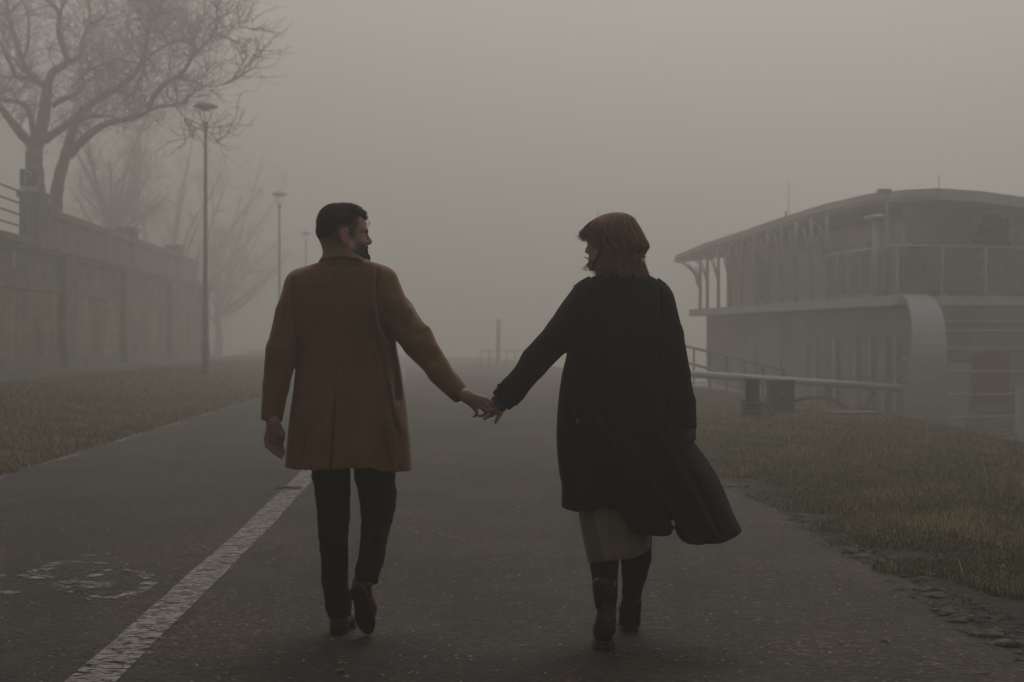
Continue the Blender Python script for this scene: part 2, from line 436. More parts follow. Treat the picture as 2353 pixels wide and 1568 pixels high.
# fallen leaves and grit on the road
def litter(name, n, mat, size, seed, xa, xb, y0, y1):
    r = np.random.default_rng(seed); v = []; f = []
    for i in range(n):
        y = y0*(y1/y0)**r.random(); x = xa(y)+(xb(y)-xa(y))*r.random()
        s = size*r.uniform(.5, 1.6); a = r.uniform(0, 6.28); k = len(v); m = 5
        for j in range(m):
            q = a+j*2*math.pi/m; rr = s*r.uniform(.55, 1.1)*(1.6 if j == 0 else 1)
            v.append((x+math.cos(q)*rr, y+math.sin(q)*rr, .011+r.uniform(0, .006)))
        v.append((x, y, .013+s*.35)); f += [(k+j, k+(j+1) % m, k+m) for j in range(m)]
    o = mesh_obj(name, v, f, mat); return tag(o, kind='stuff')
litter("grit", 2600, plain("grit", (.22, .185, .15), .9, var=.5, scale=9), .006, 3, x_left, lambda y: x_right(y)+.2, 4.6, 16)
litter("crumbled_asphalt", 520, plain("broken_asphalt", (.05, .042, .034), .95, var=.6, scale=20), .016, 9, lambda y: x_right(y)-.12, lambda y: x_right(y)+.22, 5.0, 14)
litter("litter_leaves", 110, plain("dry_leaf", (.10, .062, .03), .85, var=.5, scale=9), .013, 5, lambda y: -1.0, lambda y: x_right(y)+.3, 4.7, 13)

# kerb stones half sunk along the right edge
m_stone = plain("kerb_stone", (.062, .052, .043), .95, var=.65, scale=14, bs=.7, bscale=35)
rk = random.Random(12)
spots = [(2000, 1275, .22), (2035, 1292, .20), (2052, 1308, .19), (1965, 1262, .18), (2100, 1330, .20), (2125, 1352, .2), (2155, 1368, .2), (2190, 1402, .21), (2225, 1420, .16), (2290, 1452, .26), (2330, 1478, .22), (1862, 1198, .26), (1838, 1186, .22), (1795, 1160, .3), (1750, 1140, .3), (1700, 1118, .3)]
spots = spots+[(a+rk.uniform(-26, 30), b_+rk.uniform(-9, 9), L*.8) for a, b_, L in spots]
for i, (px, py, L) in enumerate(spots):
    c = GP(px, py, .01); v = []; f = []; nn, mm = 14, 5
    off, tilt, wid = rk.uniform(-.05, .05), rk.uniform(-.25, .25), rk.uniform(.022, .055); L *= rk.uniform(.28, .72)
    for a in range(mm):
        h = a/(mm-1); rr = (1.05, 1.0, .95, .80, .35)[a]; zz = (-.02, .002, .012, .016, .017)[a]
        for k in range(nn):
            q = 2*math.pi*k/nn; sx = abs(math.cos(q))**.35*math.copysign(1, math.cos(q)); sy = abs(math.sin(q))**.4*math.copysign(1, math.sin(q))
            j = 1+.07*math.sin(3*q+i)+.03*math.sin(5*q+i*2)
            v.append((c[0]+off+sx*L*.5*rr*j, c[1]+sx*tilt*L+sy*wid*rr*j, zz+(.005*math.sin(q*2+i)+.003*math.sin(q*5+i))*min(1, h*2)))
    for a in range(mm-1):
        for k in range(nn): f.append((a*nn+k, a*nn+(k+1) % nn, (a+1)*nn+(k+1) % nn, (a+1)*nn+k))
    f.append(tuple((mm-1)*nn+k for k in range(nn)))
    o = mesh_obj("kerb_stone", v, f, m_stone, None, True)
    tag(o, "pale worn kerb stone half sunk along the ragged right edge of the path", "kerb stone", "kerb stones along the right edge of the path")

# small broken stick lying over the white line
c = GP(662, 1122, .02); s_ = MB()
s_.tube([(c[0]-.10, c[1]+.02, .02), (c[0]-.02, c[1], .028), (c[0]+.06, c[1]-.01, .022), (c[0]+.12, c[1]+.01, .02)], [.006, .012, .011, .004], 7)
s_.tube([(c[0]-.01, c[1], .03), (c[0]+.05, c[1]+.05, .03), (c[0]+.1, c[1]+.09, .02)], [.008, .007, .003], 6)
s_.tube([(c[0]-.03, c[1], .02), (c[0]-.07, c[1]+.07, .03)], [.008, .003], 6)
tag(s_.build("stick", plain("stick_bark", (.20, .13, .085), .85, var=.4, scale=20), None, True), "pale dry stick lying across the worn white line", "stick")
# pale stone in the right grass
c = GP(1828, 1032, .02); s_ = MB(); s_.lathe([(.02, -.02), (.075, -.01), (.08, .02), (.06, .055), (.02, .07)], (c[0], c[1], 0), 10)
tag(s_.build("pebble", m_stone, None, True), "small pale stone lying in the grass of the right verge", "stone")

# ------------------------------------------------------------------ street lamps
m_lamp = plain("lamp_paint", (.19, .19, .185), .5, .3, var=.15, scale=6)  # tone raised towards the fog: part of the haze sits in the colour
m_lens = plain("lamp_lens", (.22, .22, .21), .3, var=.1)
lamp = empty("street_lamp", (0, 0, 0), "", "street lamp", "street lamps along the left grass verge")
H = 7.75
m = MB(); m.lathe([(.10, 0), (.10, .9), (.085, .95), (.075, 1.0), (.045, H-.55), (.045, H-.5)], (0, 0, 0), 16); m.build("pole", m_lamp, lamp, True, False)
m = MB(); m.lathe([(.17, 0), (.17, .03), (.11, .05)], (0, 0, 0), 16); m.build("base_plate", m_lamp, lamp, True, False)
m = MB(); m.lathe([(.05, H-.62), (.085, H-.55), (.085, H-.45), (.05, H-.40), (.02, H-.39)], (0, 0, 0), 16); m.build("collar", m_lamp, lamp, True, False)
for a in (15, 165, 270):
    q = math.radians(a); cx, sy = math.cos(q), math.sin(q)
    m = MB(); m.tube([(cx*.05, sy*.05, H-.48), (cx*.16, sy*.16, H-.24), (cx*.24, sy*.24, H-.0)], [.018, .015, .014], 8); m.build("arm", m_lamp, lamp, True, False)
m = MB(); m.lathe([(.20, H-.02), (.355, H+.01), (.36, H+.035), (.28, H+.085), (.19, H+.13), (.16, H+.155), (.08, H+.175), (.01, H+.18)], (0, 0, 0), 28); sh = m.build("lamp_shade", m_lamp, lamp, True, False)
m = MB(); m.lathe([(.05, H-.10), (.13, H-.09), (.17, H-.022), (.02, H-.021)], (0, 0, 0), 20); m.build("lens", m_lens, lamp, True, False)
lamps = [lamp, copy_tree(lamp), copy_tree(lamp)]
ltxt = ["tall dark street lamp with flat domed head, nearest and clearest, left of the man",
        "grey street lamp fading in fog just left of the man's shoulder, second from the camera",
        "faint street lamp behind the man's head, third from the camera",
        "barely visible street lamp deep in the fog, farthest of the row"]
for o, (px, D), tx in zip(lamps, ((472, 41.0), (642, 63.0), (703, 86.0), (735, 110.0)), ltxt):
    x = PX(px, D); o.location = (x, D, z_leftverge(x, D)-.01); o['label'] = tx
lamps[1].location.z -= .25; lamps[2].location.z -= .1
# ------------------------------------------------------------------ retaining wall on the left
m_brick, t, b = mat_new("wall_panels")
p = geo_pos(t); sp = N(t, "ShaderNodeSeparateXYZ"); t.links.new(p, sp.inputs[0])
cb = N(t, "ShaderNodeCombineXYZ"); t.links.new(sp.outputs['Y'], cb.inputs['X']); t.links.new(sp.outputs['Z'], cb.inputs['Y'])
br = N(t, "ShaderNodeTexBrick"); br.inputs['Scale'].default_value = 1.0; br.inputs['Brick Width'].default_value = 1.1; br.inputs['Row Height'].default_value = .42
br.inputs['Mortar Size'].default_value = .035; br.inputs['Color1'].default_value = (.36, .215, .175, 1); br.inputs['Color2'].default_value = (.24, .165, .14, 1); br.inputs['Mortar'].default_value = (.17, .135, .12, 1)
dv = N(t, 'ShaderNodeVectorMath'); dv.operation = 'MULTIPLY_ADD'; nn_ = N(t, 'ShaderNodeTexNoise'); nn_.inputs['Scale'].default_value = .8; nn_.inputs['Detail'].default_value = 4
t.links.new(p, nn_.inputs['Vector']); t.links.new(nn_.outputs['Color'], dv.inputs[0]); dv.inputs[1].default_value = (.35, .35, 0); t.links.new(cb.outputs[0], dv.inputs[2]); t.links.new(dv.outputs[0], br.inputs['Vector'])
st = ramp(t, noise(t, 1.0, 5, .7, scaled(t, p, (1, .9, .25))), [(.38, (.22, .22, .22)), (.62, (1.25, 1.2, 1.15))])
t.links.new(mixc(t, br.outputs['Color'], st, 1.0, 'MULTIPLY'), b.inputs['Base Color']); b.inputs['Roughness'].default_value = .95
m_wstone = plain("wall_stone", (.16, .145, .13), .95, var=.45, scale=1.5, bs=.4, bscale=12)  # wall colours lifted to soften contrast as fog would
m_wpale = plain("graffiti_paint", (.26, .25, .25), .8, var=.4, scale=2)
m_wred = plain("graffiti_red", (.24, .075, .075), .8, var=.4, scale=2)
m_iron = plain("painted_iron", (.07, .068, .064), .6, var=.2)
def wbase(y): return .46
rw = empty("retaining_wall", (wall_x(45), 45, .46), "long weathered brick and stone retaining wall left of the path, fading into fog", "wall")
YS = list(range(-18, 76, 4))
def along(y0, y1, dx0, dx1, z0, z1, mb):
    a0, a1 = wall_x(y0), wall_x(y1)
    v = [(a0+dx0, y0, z0), (a0+dx1, y0, z0), (a1+dx1, y1, z0), (a1+dx0, y1, z0)]
    mb.prism([v[0], v[1], v[2], v[3]], (0, 0, z1-z0))
m = MB()
for a, c in zip(YS[:-1], YS[1:]): along(a, c, -.9, 0, .40, 2.75, m)
m.build("wall_panel", m_brick, rw)
m = MB()
for a, c in zip(YS[:-1], YS[1:]): along(a, c, -.9, .04, 2.755, 3.0, m); along(a, c, -.9, .07, .3, .85, m)
m.build("stone_band", m_wstone, rw)
m = MB()
for a, c in zip(YS[:-1], YS[1:]): along(a, c, -.9, -.05, 3.002, 4.0, m)
m.build("upper_wall", m_wstone, rw)
m = MB()
for a, c in zip(YS[:-1], YS[1:]): along(a, c, -.95, .22, 4.002, 4.2, m); along(a, c, -.9, .10, 3.85, 4.0, m)
m.build("cornice", m_wstone, rw)
pil_y = [-8.0, -1.0, 6.0, 13.5, 21.0, 29.0, 36.5, 44.5, 53.0, 62.0, 71.0]
for y in pil_y:
    m = MB(); m.box((wall_x(y)+.10, y, 2.15), (.34, 1.0, 3.4), -math.atan(.052)); m.box((wall_x(y)+.12, y, .65), (.42, 1.2, .5)); m.build("pilaster", m_wstone, rw)
# flaking paint streaks high on the wall
rp = random.Random(5)
for mat, nm in ((m_wpale, "pale_paint"), (m_wred, "red_paint")):
    m = MB()
    for k in range(26 if nm == "pale_paint" else 9):
        y = rp.uniform(31, 60); z = rp.uniform(2.9, 3.75); h = rp.uniform(.25, .7); x = wall_x(y)+(-.03 if z > 3 else .06)
        m.box((x-.02, y, min(z, 3.8-h/2)), (.06, rp.uniform(.1, .35), h))
    m.build(nm, mat, rw)
# stone parapet beyond the sign, starting with a block pier
m = MB()
for a, c in zip(range(44, 72, 4), range(48, 76, 4)): along(a, c, -.75, -.35, 4.202, 5.15, m)
m.build("parapet", m_wstone, rw)
m = MB()
for a, c in zip(range(44, 72, 4), range(48, 76, 4)): along(a, c, -.85, -.25, 5.152, 5.38, m)
m.build("coping", m_wstone, rw)
for y in (43.2, 56.3, 66.5):
    m = MB(); m.box((wall_x(y)-.55, y, 4.9), (.62, .8, 1.5)); m.box((wall_x(y)-.55, y, 5.7), (.74, .95, .16)); m.build("pier", m_wstone, rw)

m = MB(); m.box((wall_x(74)-30.4, 74.0, 2.2), (60, .8, 3.78)); m.build("end_wall", m_wstone, rw)

# iron railing on the wall before the pier
rl = empty("railing", (wall_x(38)-.4, 38, 4.2), "dark iron railing on top of the stone wall beside the parking sign", "railing")
for y in (2, 6, 10, 14, 18, 22, 25.8, 29.5, 33, 36.6, 38.9, 42.4):
    m = MB(); x = wall_x(y)-.4
    m.box((x, y, 4.75), (.10, .10, 1.10)); m.lathe([(.05, 5.3), (.075, 5.36), (.03, 5.45)], (x, y, 0), 8); m.build("post", m_iron, rl)
for z in (5.72, 5.38, 5.05, 4.72, 4.42):
    m = MB(); m.tube([(wall_x(0)-.4, 0, z), (wall_x(22)-.4, 22, z), (wall_x(30)-.4, 30, z), (wall_x(42.4)-.4, 42.4, z-.12)], .03, 6); m.build("rail", m_iron, rl)

# parking sign
m_blue = plain("sign_blue", (.020, .10, .22), .45, var=.08)
m_white = plain("sign_white", (.50, .50, .48), .5, var=.1)
m_steel = plain("galvanised_steel", (.18, .18, .18), .5, .5, var=.15)
sx, sy_ = PX(65, 42.0), 42.0
sg = empty("parking_sign", (sx, sy_, 4.05), "square blue parking sign with white plate below, in front of the tree trunk", "sign")
m = MB(); m.tube([(sx, sy_+.06, 4.05), (sx, sy_+.06, 7.1)], .035, 10); m.build("pole", m_steel, sg)
zc = PZ(408, 42)
m = MB(); m.box((sx, sy_, zc), (.50, .03, .50)); pl = m.build("sign_panel", m_blue, sg)
m = MB(); m.box((sx, sy_, PZ(432, 42)-.03), (.50, .03, .14)); m.build("lower_plate", m_white, sg)
m = MB(); m.box((sx, sy_, PZ(367, 42)), (.17, .03, .46)); m.build("upper_plate", m_steel, sg)
m = MB(); m.tube([(sx-.085+0*k, sy_-.02, zc-.2+.1*k) for k in range(5)], .03, 6)
m.tube([(sx-.085+.16*math.sin(a)*1.1, sy_-.02, zc+.10+.10*math.cos(a)) for a in [math.pi*k/8 for k in range(9)]], .028, 6)
m.build("letter", m_white, pl)

# ------------------------------------------------------------------ trees
m_bark = plain("bark", (.22, .20, .18), .95, var=.4, scale=4, bs=.6, bscale=18)  # bark and twig tones lifted, some of the fog fading painted in
m_twig = plain("twigs", (.25, .23, .21), .95, var=.3, scale=2)
class Tree:
    def __init__(s, seed): s.r = random.Random(seed); s.big = MB(); s.v = []; s.f = []
    def thin(s, pts, r0, r1):
        # three-sided twig
        n0 = len(s.v); k = len(pts)
        for i, q in enumerate(pts):
            tt = (pts[min(i+1, k-1)]-pts[max(i-1, 0)]).normalized()
            u = tt.cross(Vector((.3, .9, .2))).normalized(); w = tt.cross(u); r = r0+(r1-r0)*i/(k-1)
            for a in (0, 2.094, 4.189): s.v.append(tuple(q+u*math.cos(a)*r+w*math.sin(a)*r))
        for i in range(k-1):
            for j in range(3): a = n0+3*i+j; c = n0+3*i+(j+1) % 3; s.f.append((a, c, c+3, a+3))
    def grow(s, p0, d, L, rad, depth):
        r = s.r; n = 7 if depth > 1 else 5; q = Vector(p0); d = Vector(d).normalized(); pts = [q.copy()]
        for i in range(n):
            d = (d+Vector((r.gauss(0, .26), r.gauss(0, .26), r.gauss(.05, .22)))).normalized()
            q = q+d*(L/n); pts.append(q.copy())
        s.thin(pts, rad, rad*.45)
        if depth <= 0: return
        for i in range(2, n+1):
            for _ in range((2 if r.random() < .3 else 1) if depth > 1 else (1 if r.random() < .7 else 0)):
                nd = (pts[i]-pts[i-1]).normalized()+Vector((r.gauss(0, .75), r.gauss(0, .75), r.gauss(.1, .6)))
                s.grow(pts[i], nd, L*r.uniform(.45, .7), rad*.58, depth-1)
    def limb(s, pts, radii):
        # Catmull-Rom smoothed limb
        P_ = [Vector(a) for a in pts]; out = []; rr = []
        for i in range(len(P_)-1):
            p0 = P_[max(i-1, 0)]; p1 = P_[i]; p2 = P_[i+1]; p3 = P_[min(i+2, len(P_)-1)]
            for k in range(5):
                u = k/5; out.append(.5*((2*p1)+(p2-p0)*u+(2*p0-5*p1+4*p2-p3)*u*u+(3*p1-p0-3*p2+p3)*u**3)); rr.append(radii[i]+(radii[i+1]-radii[i])*u)
        out.append(P_[-1]); rr.append(radii[-1])
        rr = [a*(1+.07*math.sin(i*1.7)) for i, a in enumerate(rr)]
        s.big.tube(out, rr, 9); return out, rr
    def done(s, loc, label, group=None, name="tree"):
        root = empty(name, loc, label, "tree", group)
        s.big.build("trunk", m_bark, root, True)
        mesh_obj("crown", s.v, np.array(s.f), m_twig, root)
        return root
T = Tree(11); TD = 48.0; rt = random.Random(2)
def limb_px(pts, w0, w1, d0=0.0, d1=0.0, twigs=True, tl=1.0):
    n = len(pts); q = []; rad = []
    for i, (a, c) in enumerate(pts):
        u = i/(n-1); D = TD+d0+(d1-d0)*u; q.append(P(a*.32, c*.32, D)); rad.append((w0+(w1-w0)*u)*.32/F*D/2)
    out, rr = T.limb(q, rad)
    if twigs:
        for i in range(2, len(out)):
            for _ in range(2 if rr[i] < .09 else 1):
                if rt.random() < .42:
                    nd = (out[i]-out[i-1]).normalized()*.5+Vector((rt.gauss(0, .7), rt.gauss(0, .8), rt.gauss(.25, .6)))
                    T.grow(out[i], nd, rt.uniform(.6, 1.6)*tl, min(.020, rr[i]*.35), 2)
        for _ in range(3):
            nd = (out[-1]-out[-3]).normalized()+Vector((rt.gauss(0, .4), rt.gauss(0, .5), rt.gauss(0, .3)))
            T.grow(out[-1], nd, 1.7*tl, .03, 2)
    return out
limb_px([(262, 1760), (262, 1560), (255, 1300), (245, 1150), (262, 1020), (300, 900)], 150, 95, twigs=False)
limb_px([(290, 960), (315, 830), (330, 700), (345, 610)], 95, 70, 0, 0, False)
limb_px([(340, 640), (370, 530), (440, 480), (480, 440), (455, 340), (420, 230), (425, 100), (370, 30), (300, -30), (250, -130)], 62, 18, 0, -2)
limb_px([(425, 100), (455, 30), (500, -40), (560, -150)], 24, 14, -1.4, -2)
limb_px([(330, 620), (225, 540), (165, 450), (115, 290), (70, 150), (45, 0), (60, -160)], 55, 18, 0, 2)
limb_px([(475, 440), (570, 410), (595, 290), (635, 180), (640, 60), (620, -120)], 40, 16, -.5, 1.5)
limb_px([(638, 175), (740, 125), (768, 60), (760, -20), (800, -120)], 18, 9, 1, 2)
limb_px([(320, 610), (205, 565), (115, 545), (60, 420), (0, 310), (-60, 200)], 45, 16, 0, 2.5)
limb_px([(160, 440), (200, 320), (205, 230), (200, 90), (160, 20), (105, 60)], 20, 8, 1, 0)
limb_px([(245, 1060), (150, 960), (70, 860), (0, 770), (-120, 640)], 75, 35, 0, -2.5)
limb_px([(245, 990), (228, 880), (195, 780), (140, 735), (0, 715), (-90, 660)], 48, 25, 0, 1.5)
limb_px([(320, 1010), (420, 935), (505, 880), (605, 785), (725, 700), (860, 620), (970, 520), (1030, 430), (1045, 330), (1062, 240), (1085, 165), (1130, 120)], 62, 22, 0, -3)
limb_px([(1110, 130), (1150, 70), (1170, 0), (1180, -110)], 20, 9, -3, -3.5)
limb_px([(1060, 235), (1015, 165), (975, 75), (925, 0), (850, -80)], 20, 9, -2.5, -1)
limb_px([(1110, 130), (1190, 90), (1280, 120), (1380, 190), (1480, 210)], 16, 6, -3, -4)
limb_px([(375, 760), (440, 715), (560, 670), (600, 600), (590, 550), (655, 495), (760, 472), (810, 500)], 38, 12, 0, 1)
limb_px([(640, 480), (620, 420), (680, 370), (800, 390), (900, 360)], 14, 6, .6, 2)
limb_px([(395, 1700), (400, 1480), (420, 1300), (470, 1120), (505, 1000), (530, 890)], 105, 60, -.6, -.6, False)
limb_px([(500, 1110), (620, 985), (750, 895), (900, 858), (1020, 820), (1100, 780), (1270, 748)], 68, 14, -.6, -4)
limb_px([(1070, 770), (1110, 680), (1200, 592), (1290, 540), (1350, 465), (1395, 390), (1440, 340), (1500, 285)], 46, 12, -3, -5)
limb_px([(1400, 370), (1370, 318), (1290, 290), (1220, 312), (1110, 370), (1050, 425)], 24, 10, -4, -3)
limb_px([(1215, 308), (1170, 250), (1130, 165)], 16, 7, -3.5, -4)
limb_px([(1290, 550), (1400, 590), (1500, 622), (1600, 610)], 18, 6, -3.5, -5)
limb_px([(1200, 600), (1205, 690), (1280, 790), (1330, 850)], 14, 5, -3, -4)
limb_px([(1215, 590), (1215, 470), (1240, 370)], 12, 5, -3, -2)
limb_px([(530, 900), (620, 850), (750, 832), (860, 855)], 40, 14, -.6, 0)
limb_px([(1010, 460), (900, 435), (830, 425), (760, 460)], 16, 8, -2, -1)
limb_px([(560, 880), (640, 800), (700, 690)], 20, 10, -.6, 2)
T.done(P(300*.32, 1700*.32, TD), "large bare forked tree with twisting limbs behind the railing at upper left")

def far_tree(px, D, zg_, top, seed, label, spread=3.2):
    T2 = Tree(seed); r = T2.r; x = PX(px, D)
    out, rr = T2.limb([(x, D, zg_-.3), (x+.1, D, zg_+1.4), (x-.1, D, zg_+2.6), (x+.15, D+.2, zg_+4.0)], [.34, .26, .22, .16])
    Ht = top-zg_
    for k in range(17):
        a = r.uniform(0, 6.28); i = r.randrange(7, len(out)); p0 = out[i]
        s1 = spread*r.uniform(.5, 1.0); hh = Ht*r.uniform(.35, 1.0)
        e = Vector((x+math.cos(a)*s1, D+math.sin(a)*s1, zg_+hh)); mid_ = p0.lerp(e, .5)+Vector((r.gauss(0, .3), r.gauss(0, .3), r.gauss(-.1, .4)))
        o2, r2 = T2.limb([p0, mid_, e], [.12, .08, .035])
        for i2 in range(2, len(o2)):
            for _ in range(1): T2.grow(o2[i2], Vector((r.gauss(0, .8), r.gauss(0, .8), r.gauss(.3, .6))), r.uniform(.8, 1.9), .022, 2)
    T2.done((x, D, zg_), label, "trees fading into the fog behind the wall")
m_bark = plain('fog_pale_bark', (.38, .36, .34), .95, var=.2); m_twig = plain('fog_pale_twigs', (.42, .40, .38), .95, var=.2)  # far trees only: fog fading put into the bark and twig colour
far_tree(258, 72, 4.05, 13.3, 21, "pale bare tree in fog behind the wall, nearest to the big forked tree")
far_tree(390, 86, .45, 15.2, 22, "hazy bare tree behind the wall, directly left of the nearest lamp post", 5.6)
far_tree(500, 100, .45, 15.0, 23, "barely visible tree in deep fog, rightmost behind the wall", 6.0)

# ------------------------------------------------------------------ river restaurant boat on the right
m_fascia = plain("deck_fascia", (.55, .54, .54), .6, var=.12, scale=1)
m_hull = plain("cabin_wall", (.50, .47, .44), .8, var=.2, scale=.7)  # boat colours kept pale so haze is partly painted into them
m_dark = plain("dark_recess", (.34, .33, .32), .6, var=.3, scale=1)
m_glass, t, b = mat_new("glass_panel"); b.inputs['Base Color'].default_value = (.16, .19, .195, 1); b.inputs['Roughness'].default_value = .08; b.inputs['Alpha'].default_value = .55
m_win, t, b = mat_new("window_glass"); b.inputs['Base Color'].default_value = (.34, .39, .41, 1); b.inputs['Roughness'].default_value = .08
m_rail = plain("pale_rail", (.46, .45, .44), .45, .2, var=.1)
m_roofm = plain("sheet_metal_roof", (.50, .49, .48), .5, .3, var=.12, scale=.6)
m_cover = plain("pale_painted_steel", (.24, .26, .29), .7, .0, var=.10, scale=.8)
A = Vector((8.1, 30.0, 0)); U = Vector((-2.65, 12.0, 0)).normalized(); V_ = Vector((U.y, -U.x, 0))
def S(s, v, z): q = A+U*s+V_*v; return (q.x, q.y, z)          # s along the side (away), v to the right, z height
def slab(mb, s0, s1, v0, v1, z0, z1): mb.prism([S(s0, v0, z0), S(s0, v1, z0), S(s1, v1, z0), S(s1, v0, z0)], (0, 0, z1-z0))
boat = empty("restaurant_boat", S(6, 3, -2.3), "two storey floating restaurant with arched roof and glass terrace, pale in fog", "boat")
SL = 12.3; VW = 8.0
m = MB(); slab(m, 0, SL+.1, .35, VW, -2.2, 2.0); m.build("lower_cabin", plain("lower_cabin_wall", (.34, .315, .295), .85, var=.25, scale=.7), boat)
m = MB(); slab(m, -.15, SL+.3, -.12, VW+.3, 2.02, 2.22); m.build("deck_edge", m_fascia, boat)
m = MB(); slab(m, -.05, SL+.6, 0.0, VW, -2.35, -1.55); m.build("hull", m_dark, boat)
# upper cabin with a far open part
m = MB(); slab(m, 1.6, 10.2, 1.15, 5.6, 2.25, 4.0); slab(m, 10.2, SL, .95, 5.6, 2.25, 3.84); m.build("upper_cabin", m_hull, boat)
# roof: edge follows the deck outline, height follows the arc
edge = [(1555, 590, 43.5), (1620, 563, 41.5), (1700, 537, 39.2), (1800, 503, 36.6), (1900, 472, 34.2), (2000, 449, 32.0), (2080, 440, 30.6), (2160, 436, 29.9), (2250, 442, 30.1), (2353, 456, 30.4), (2480, 484, 31.0), (2640, 530, 32)]
e = [Vector(P(*q)) for q in edge]
roof_v = []; roof_f = []
for i, q in enumerate(e):
    inn = V_*7.0+U*.8
    if i >= 7: inn = V_*(7.0-(i-7)*1.2)+U*(1.5+(i-7)*.9)
    for k in range(6):
        u = k/5; z = q.z+(.55 if i < 4 else (.2 if i == 4 else -.25))*math.sin(u*math.pi*.55)
        c_ = q+inn*u; roof_v.append((c_.x, c_.y, z))
nr = len(e)
base_n = len(roof_v); roof_v += [(x, y, z-.20) for x, y, z in roof_v]
for i in range(nr-1):
    for k in range(5):
        a = i*6+k; roof_f.append((a, a+1, a+7, a+6)); roof_f.append((base_n+a, base_n+a+6, base_n+a+7, base_n+a+1))
    a = i*6; roof_f.append((a, a+6, base_n+a+6, base_n+a)); a = i*6+5; roof_f.append((a+6, a, base_n+a, base_n+a+6))
roof_f.append(tuple(range(0, 6))+tuple(base_n+k for k in range(5, -1, -1)))
q = (nr-1)*6; roof_f.append(tuple(q+k for k in range(5, -1, -1))+tuple(base_n+q+k for k in range(6)))
rf = mesh_obj("roof", roof_v, roof_f, m_roofm, boat)
m = MB()
for i in range(nr-1):
    a, c_ = e[i], e[i+1]; o_ = -V_*.06
    m.prism([tuple(a+o_+Vector((0, 0, -.13))), tuple(c_+o_+Vector((0, 0, -.13))), tuple(c_+o_+Vector((0, 0, .03))), tuple(a+o_+Vector((0, 0, .03)))], tuple(V_*.055))
m.build("fascia", m_fascia, rf)
def roof_z(s):  # underside height above the side at distance s
    t_ = max(0.0, min(1.0, s/13.3)); return 4.20-.0+.28*math.sin(t_*2.6)-.70*t_**2.2
# main side windows of the upper cabin
def win(parent, s0, s1, v, z0, z1, mat=m_win, nm="window"):
    m = MB(); slab(m, s0, s1, v-.03, v+.02, z0, z1); w_ = m.build(nm, mat, parent); return w_
n_ = 0
for k in range(10):
    s0 = 1.75+k*1.0
    win(boat, s0+.08, s0+.88, 1.15, 2.45, 3.6)
# front wall of the upper storey (dark glazing) set back from the terrace
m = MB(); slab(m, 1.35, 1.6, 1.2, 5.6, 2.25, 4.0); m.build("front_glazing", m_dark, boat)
for v in (1.9, 2.8, 3.7, 4.6, 5.5):
    m = MB(); slab(m, 1.28, 1.34, v-.03, v+.03, 2.25, 4.0); m.build("mullion", m_hull, boat)
# gable infill under the arch over the front
m = MB()
pts = [(-.0+.0, z) for z in ()]
gv = [S(1.3, .9, 3.45), S(1.3, 5.6, 3.45), S(1.3, 5.6, 4.15), S(1.3, 4.2, 4.38), S(1.3, 2.4, 4.42), S(1.3, .9, 4.38)]
m.prism(gv, tuple(U*.12)); m.build("gable", m_hull, boat)
# columns with curved brackets along the side
for s in (3.6, 4.5, 5.4, 6.3, 7.2, 8.1, 9.0, 9.9, 10.8, 11.7, 12.3):
    zt = roof_z(s)
    m = MB(); m.tube([S(s, .12, 2.2), S(s, .12, zt-.12)], .045, 8)
    m.tube([S(s, .12, 2.95), S(s, .04, 3.2), S(s, -.10, zt-.38), S(s, -.28, zt-.24)], .024, 6)
    m.tube([S(s, .12, 2.95), S(s+.12, .12, 3.2), S(s+.42, .12, zt-.3)], .02, 6)
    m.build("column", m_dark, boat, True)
# far end bracket, tip of the canopy
m = MB()
for k in range(9): pass
m.tube([S(12.4, .1, 2.9), S(12.55, .05, 3.25), S(12.8, -.05, 3.5), S(13.1, -.2, 3.66), S(13.4, -.3, 3.72)], .035, 6)
m.tube([S(12.4, .1, 3.0), S(12.5, 0, 3.3), S(12.7, -.2, 3.55)], .025, 6); m.build("bracket", m_dark, boat, True)
# glass balustrade: near side, then the front terrace
def balus(parent, s0, s1, v0, v1, n):
    for k in range(n):
        a = Vector(S(s0+(s1-s0)*k/n, v0+(v1-v0)*k/n, 0)); c_ = Vector(S(s0+(s1-s0)*(k+1)/n, v0+(v1-v0)*(k+1)/n, 0)); d = (c_-a); g_ = d*.04
        m = MB(); m.prism([tuple(a+g_+Vector((0, 0, 2.32))), tuple(c_-g_+Vector((0, 0, 2.32))), tuple(c_-g_+Vector((0, 0, 3.22))), tuple(a+g_+Vector((0, 0, 3.22)))], (d.y/d.length*.015, -d.x/d.length*.015, 0))
        m.build("glass_panel", m_glass, parent)
        m = MB(); m.tube([(a.x, a.y, 2.2), (a.x, a.y, 3.27)], .03, 8); m.build("baluster", m_rail, parent)
    m = MB(); m.tube([S(s0, v0, 3.28), S(s1, v1, 3.28)], .025, 8); m.build("handrail", m_rail, parent)
balus(boat, 3.4, .0, .02, .02, 6)
balus(boat, -.02, -.02, .02, 6.2, 6)
# windows and white uprights of the lower storey side
for s0, s1 in ((1.0, 1.5), (1.75, 2.2), (2.5, 3.3), (3.6, 4.4), (5.2, 6.3), (6.8, 7.9), (8.6, 9.8)):
    win(boat, s0, s1, .34, -.9, 1.15, m_dark if s0 < 4 else m_win)
for s in (.45, .95, 1.6, 2.35, 3.4, 3.5, 4.5):
    m = MB(); slab(m, s, s+.09, .22, .30, -1.4, 1.35); m.build("upright", m_rail, boat)
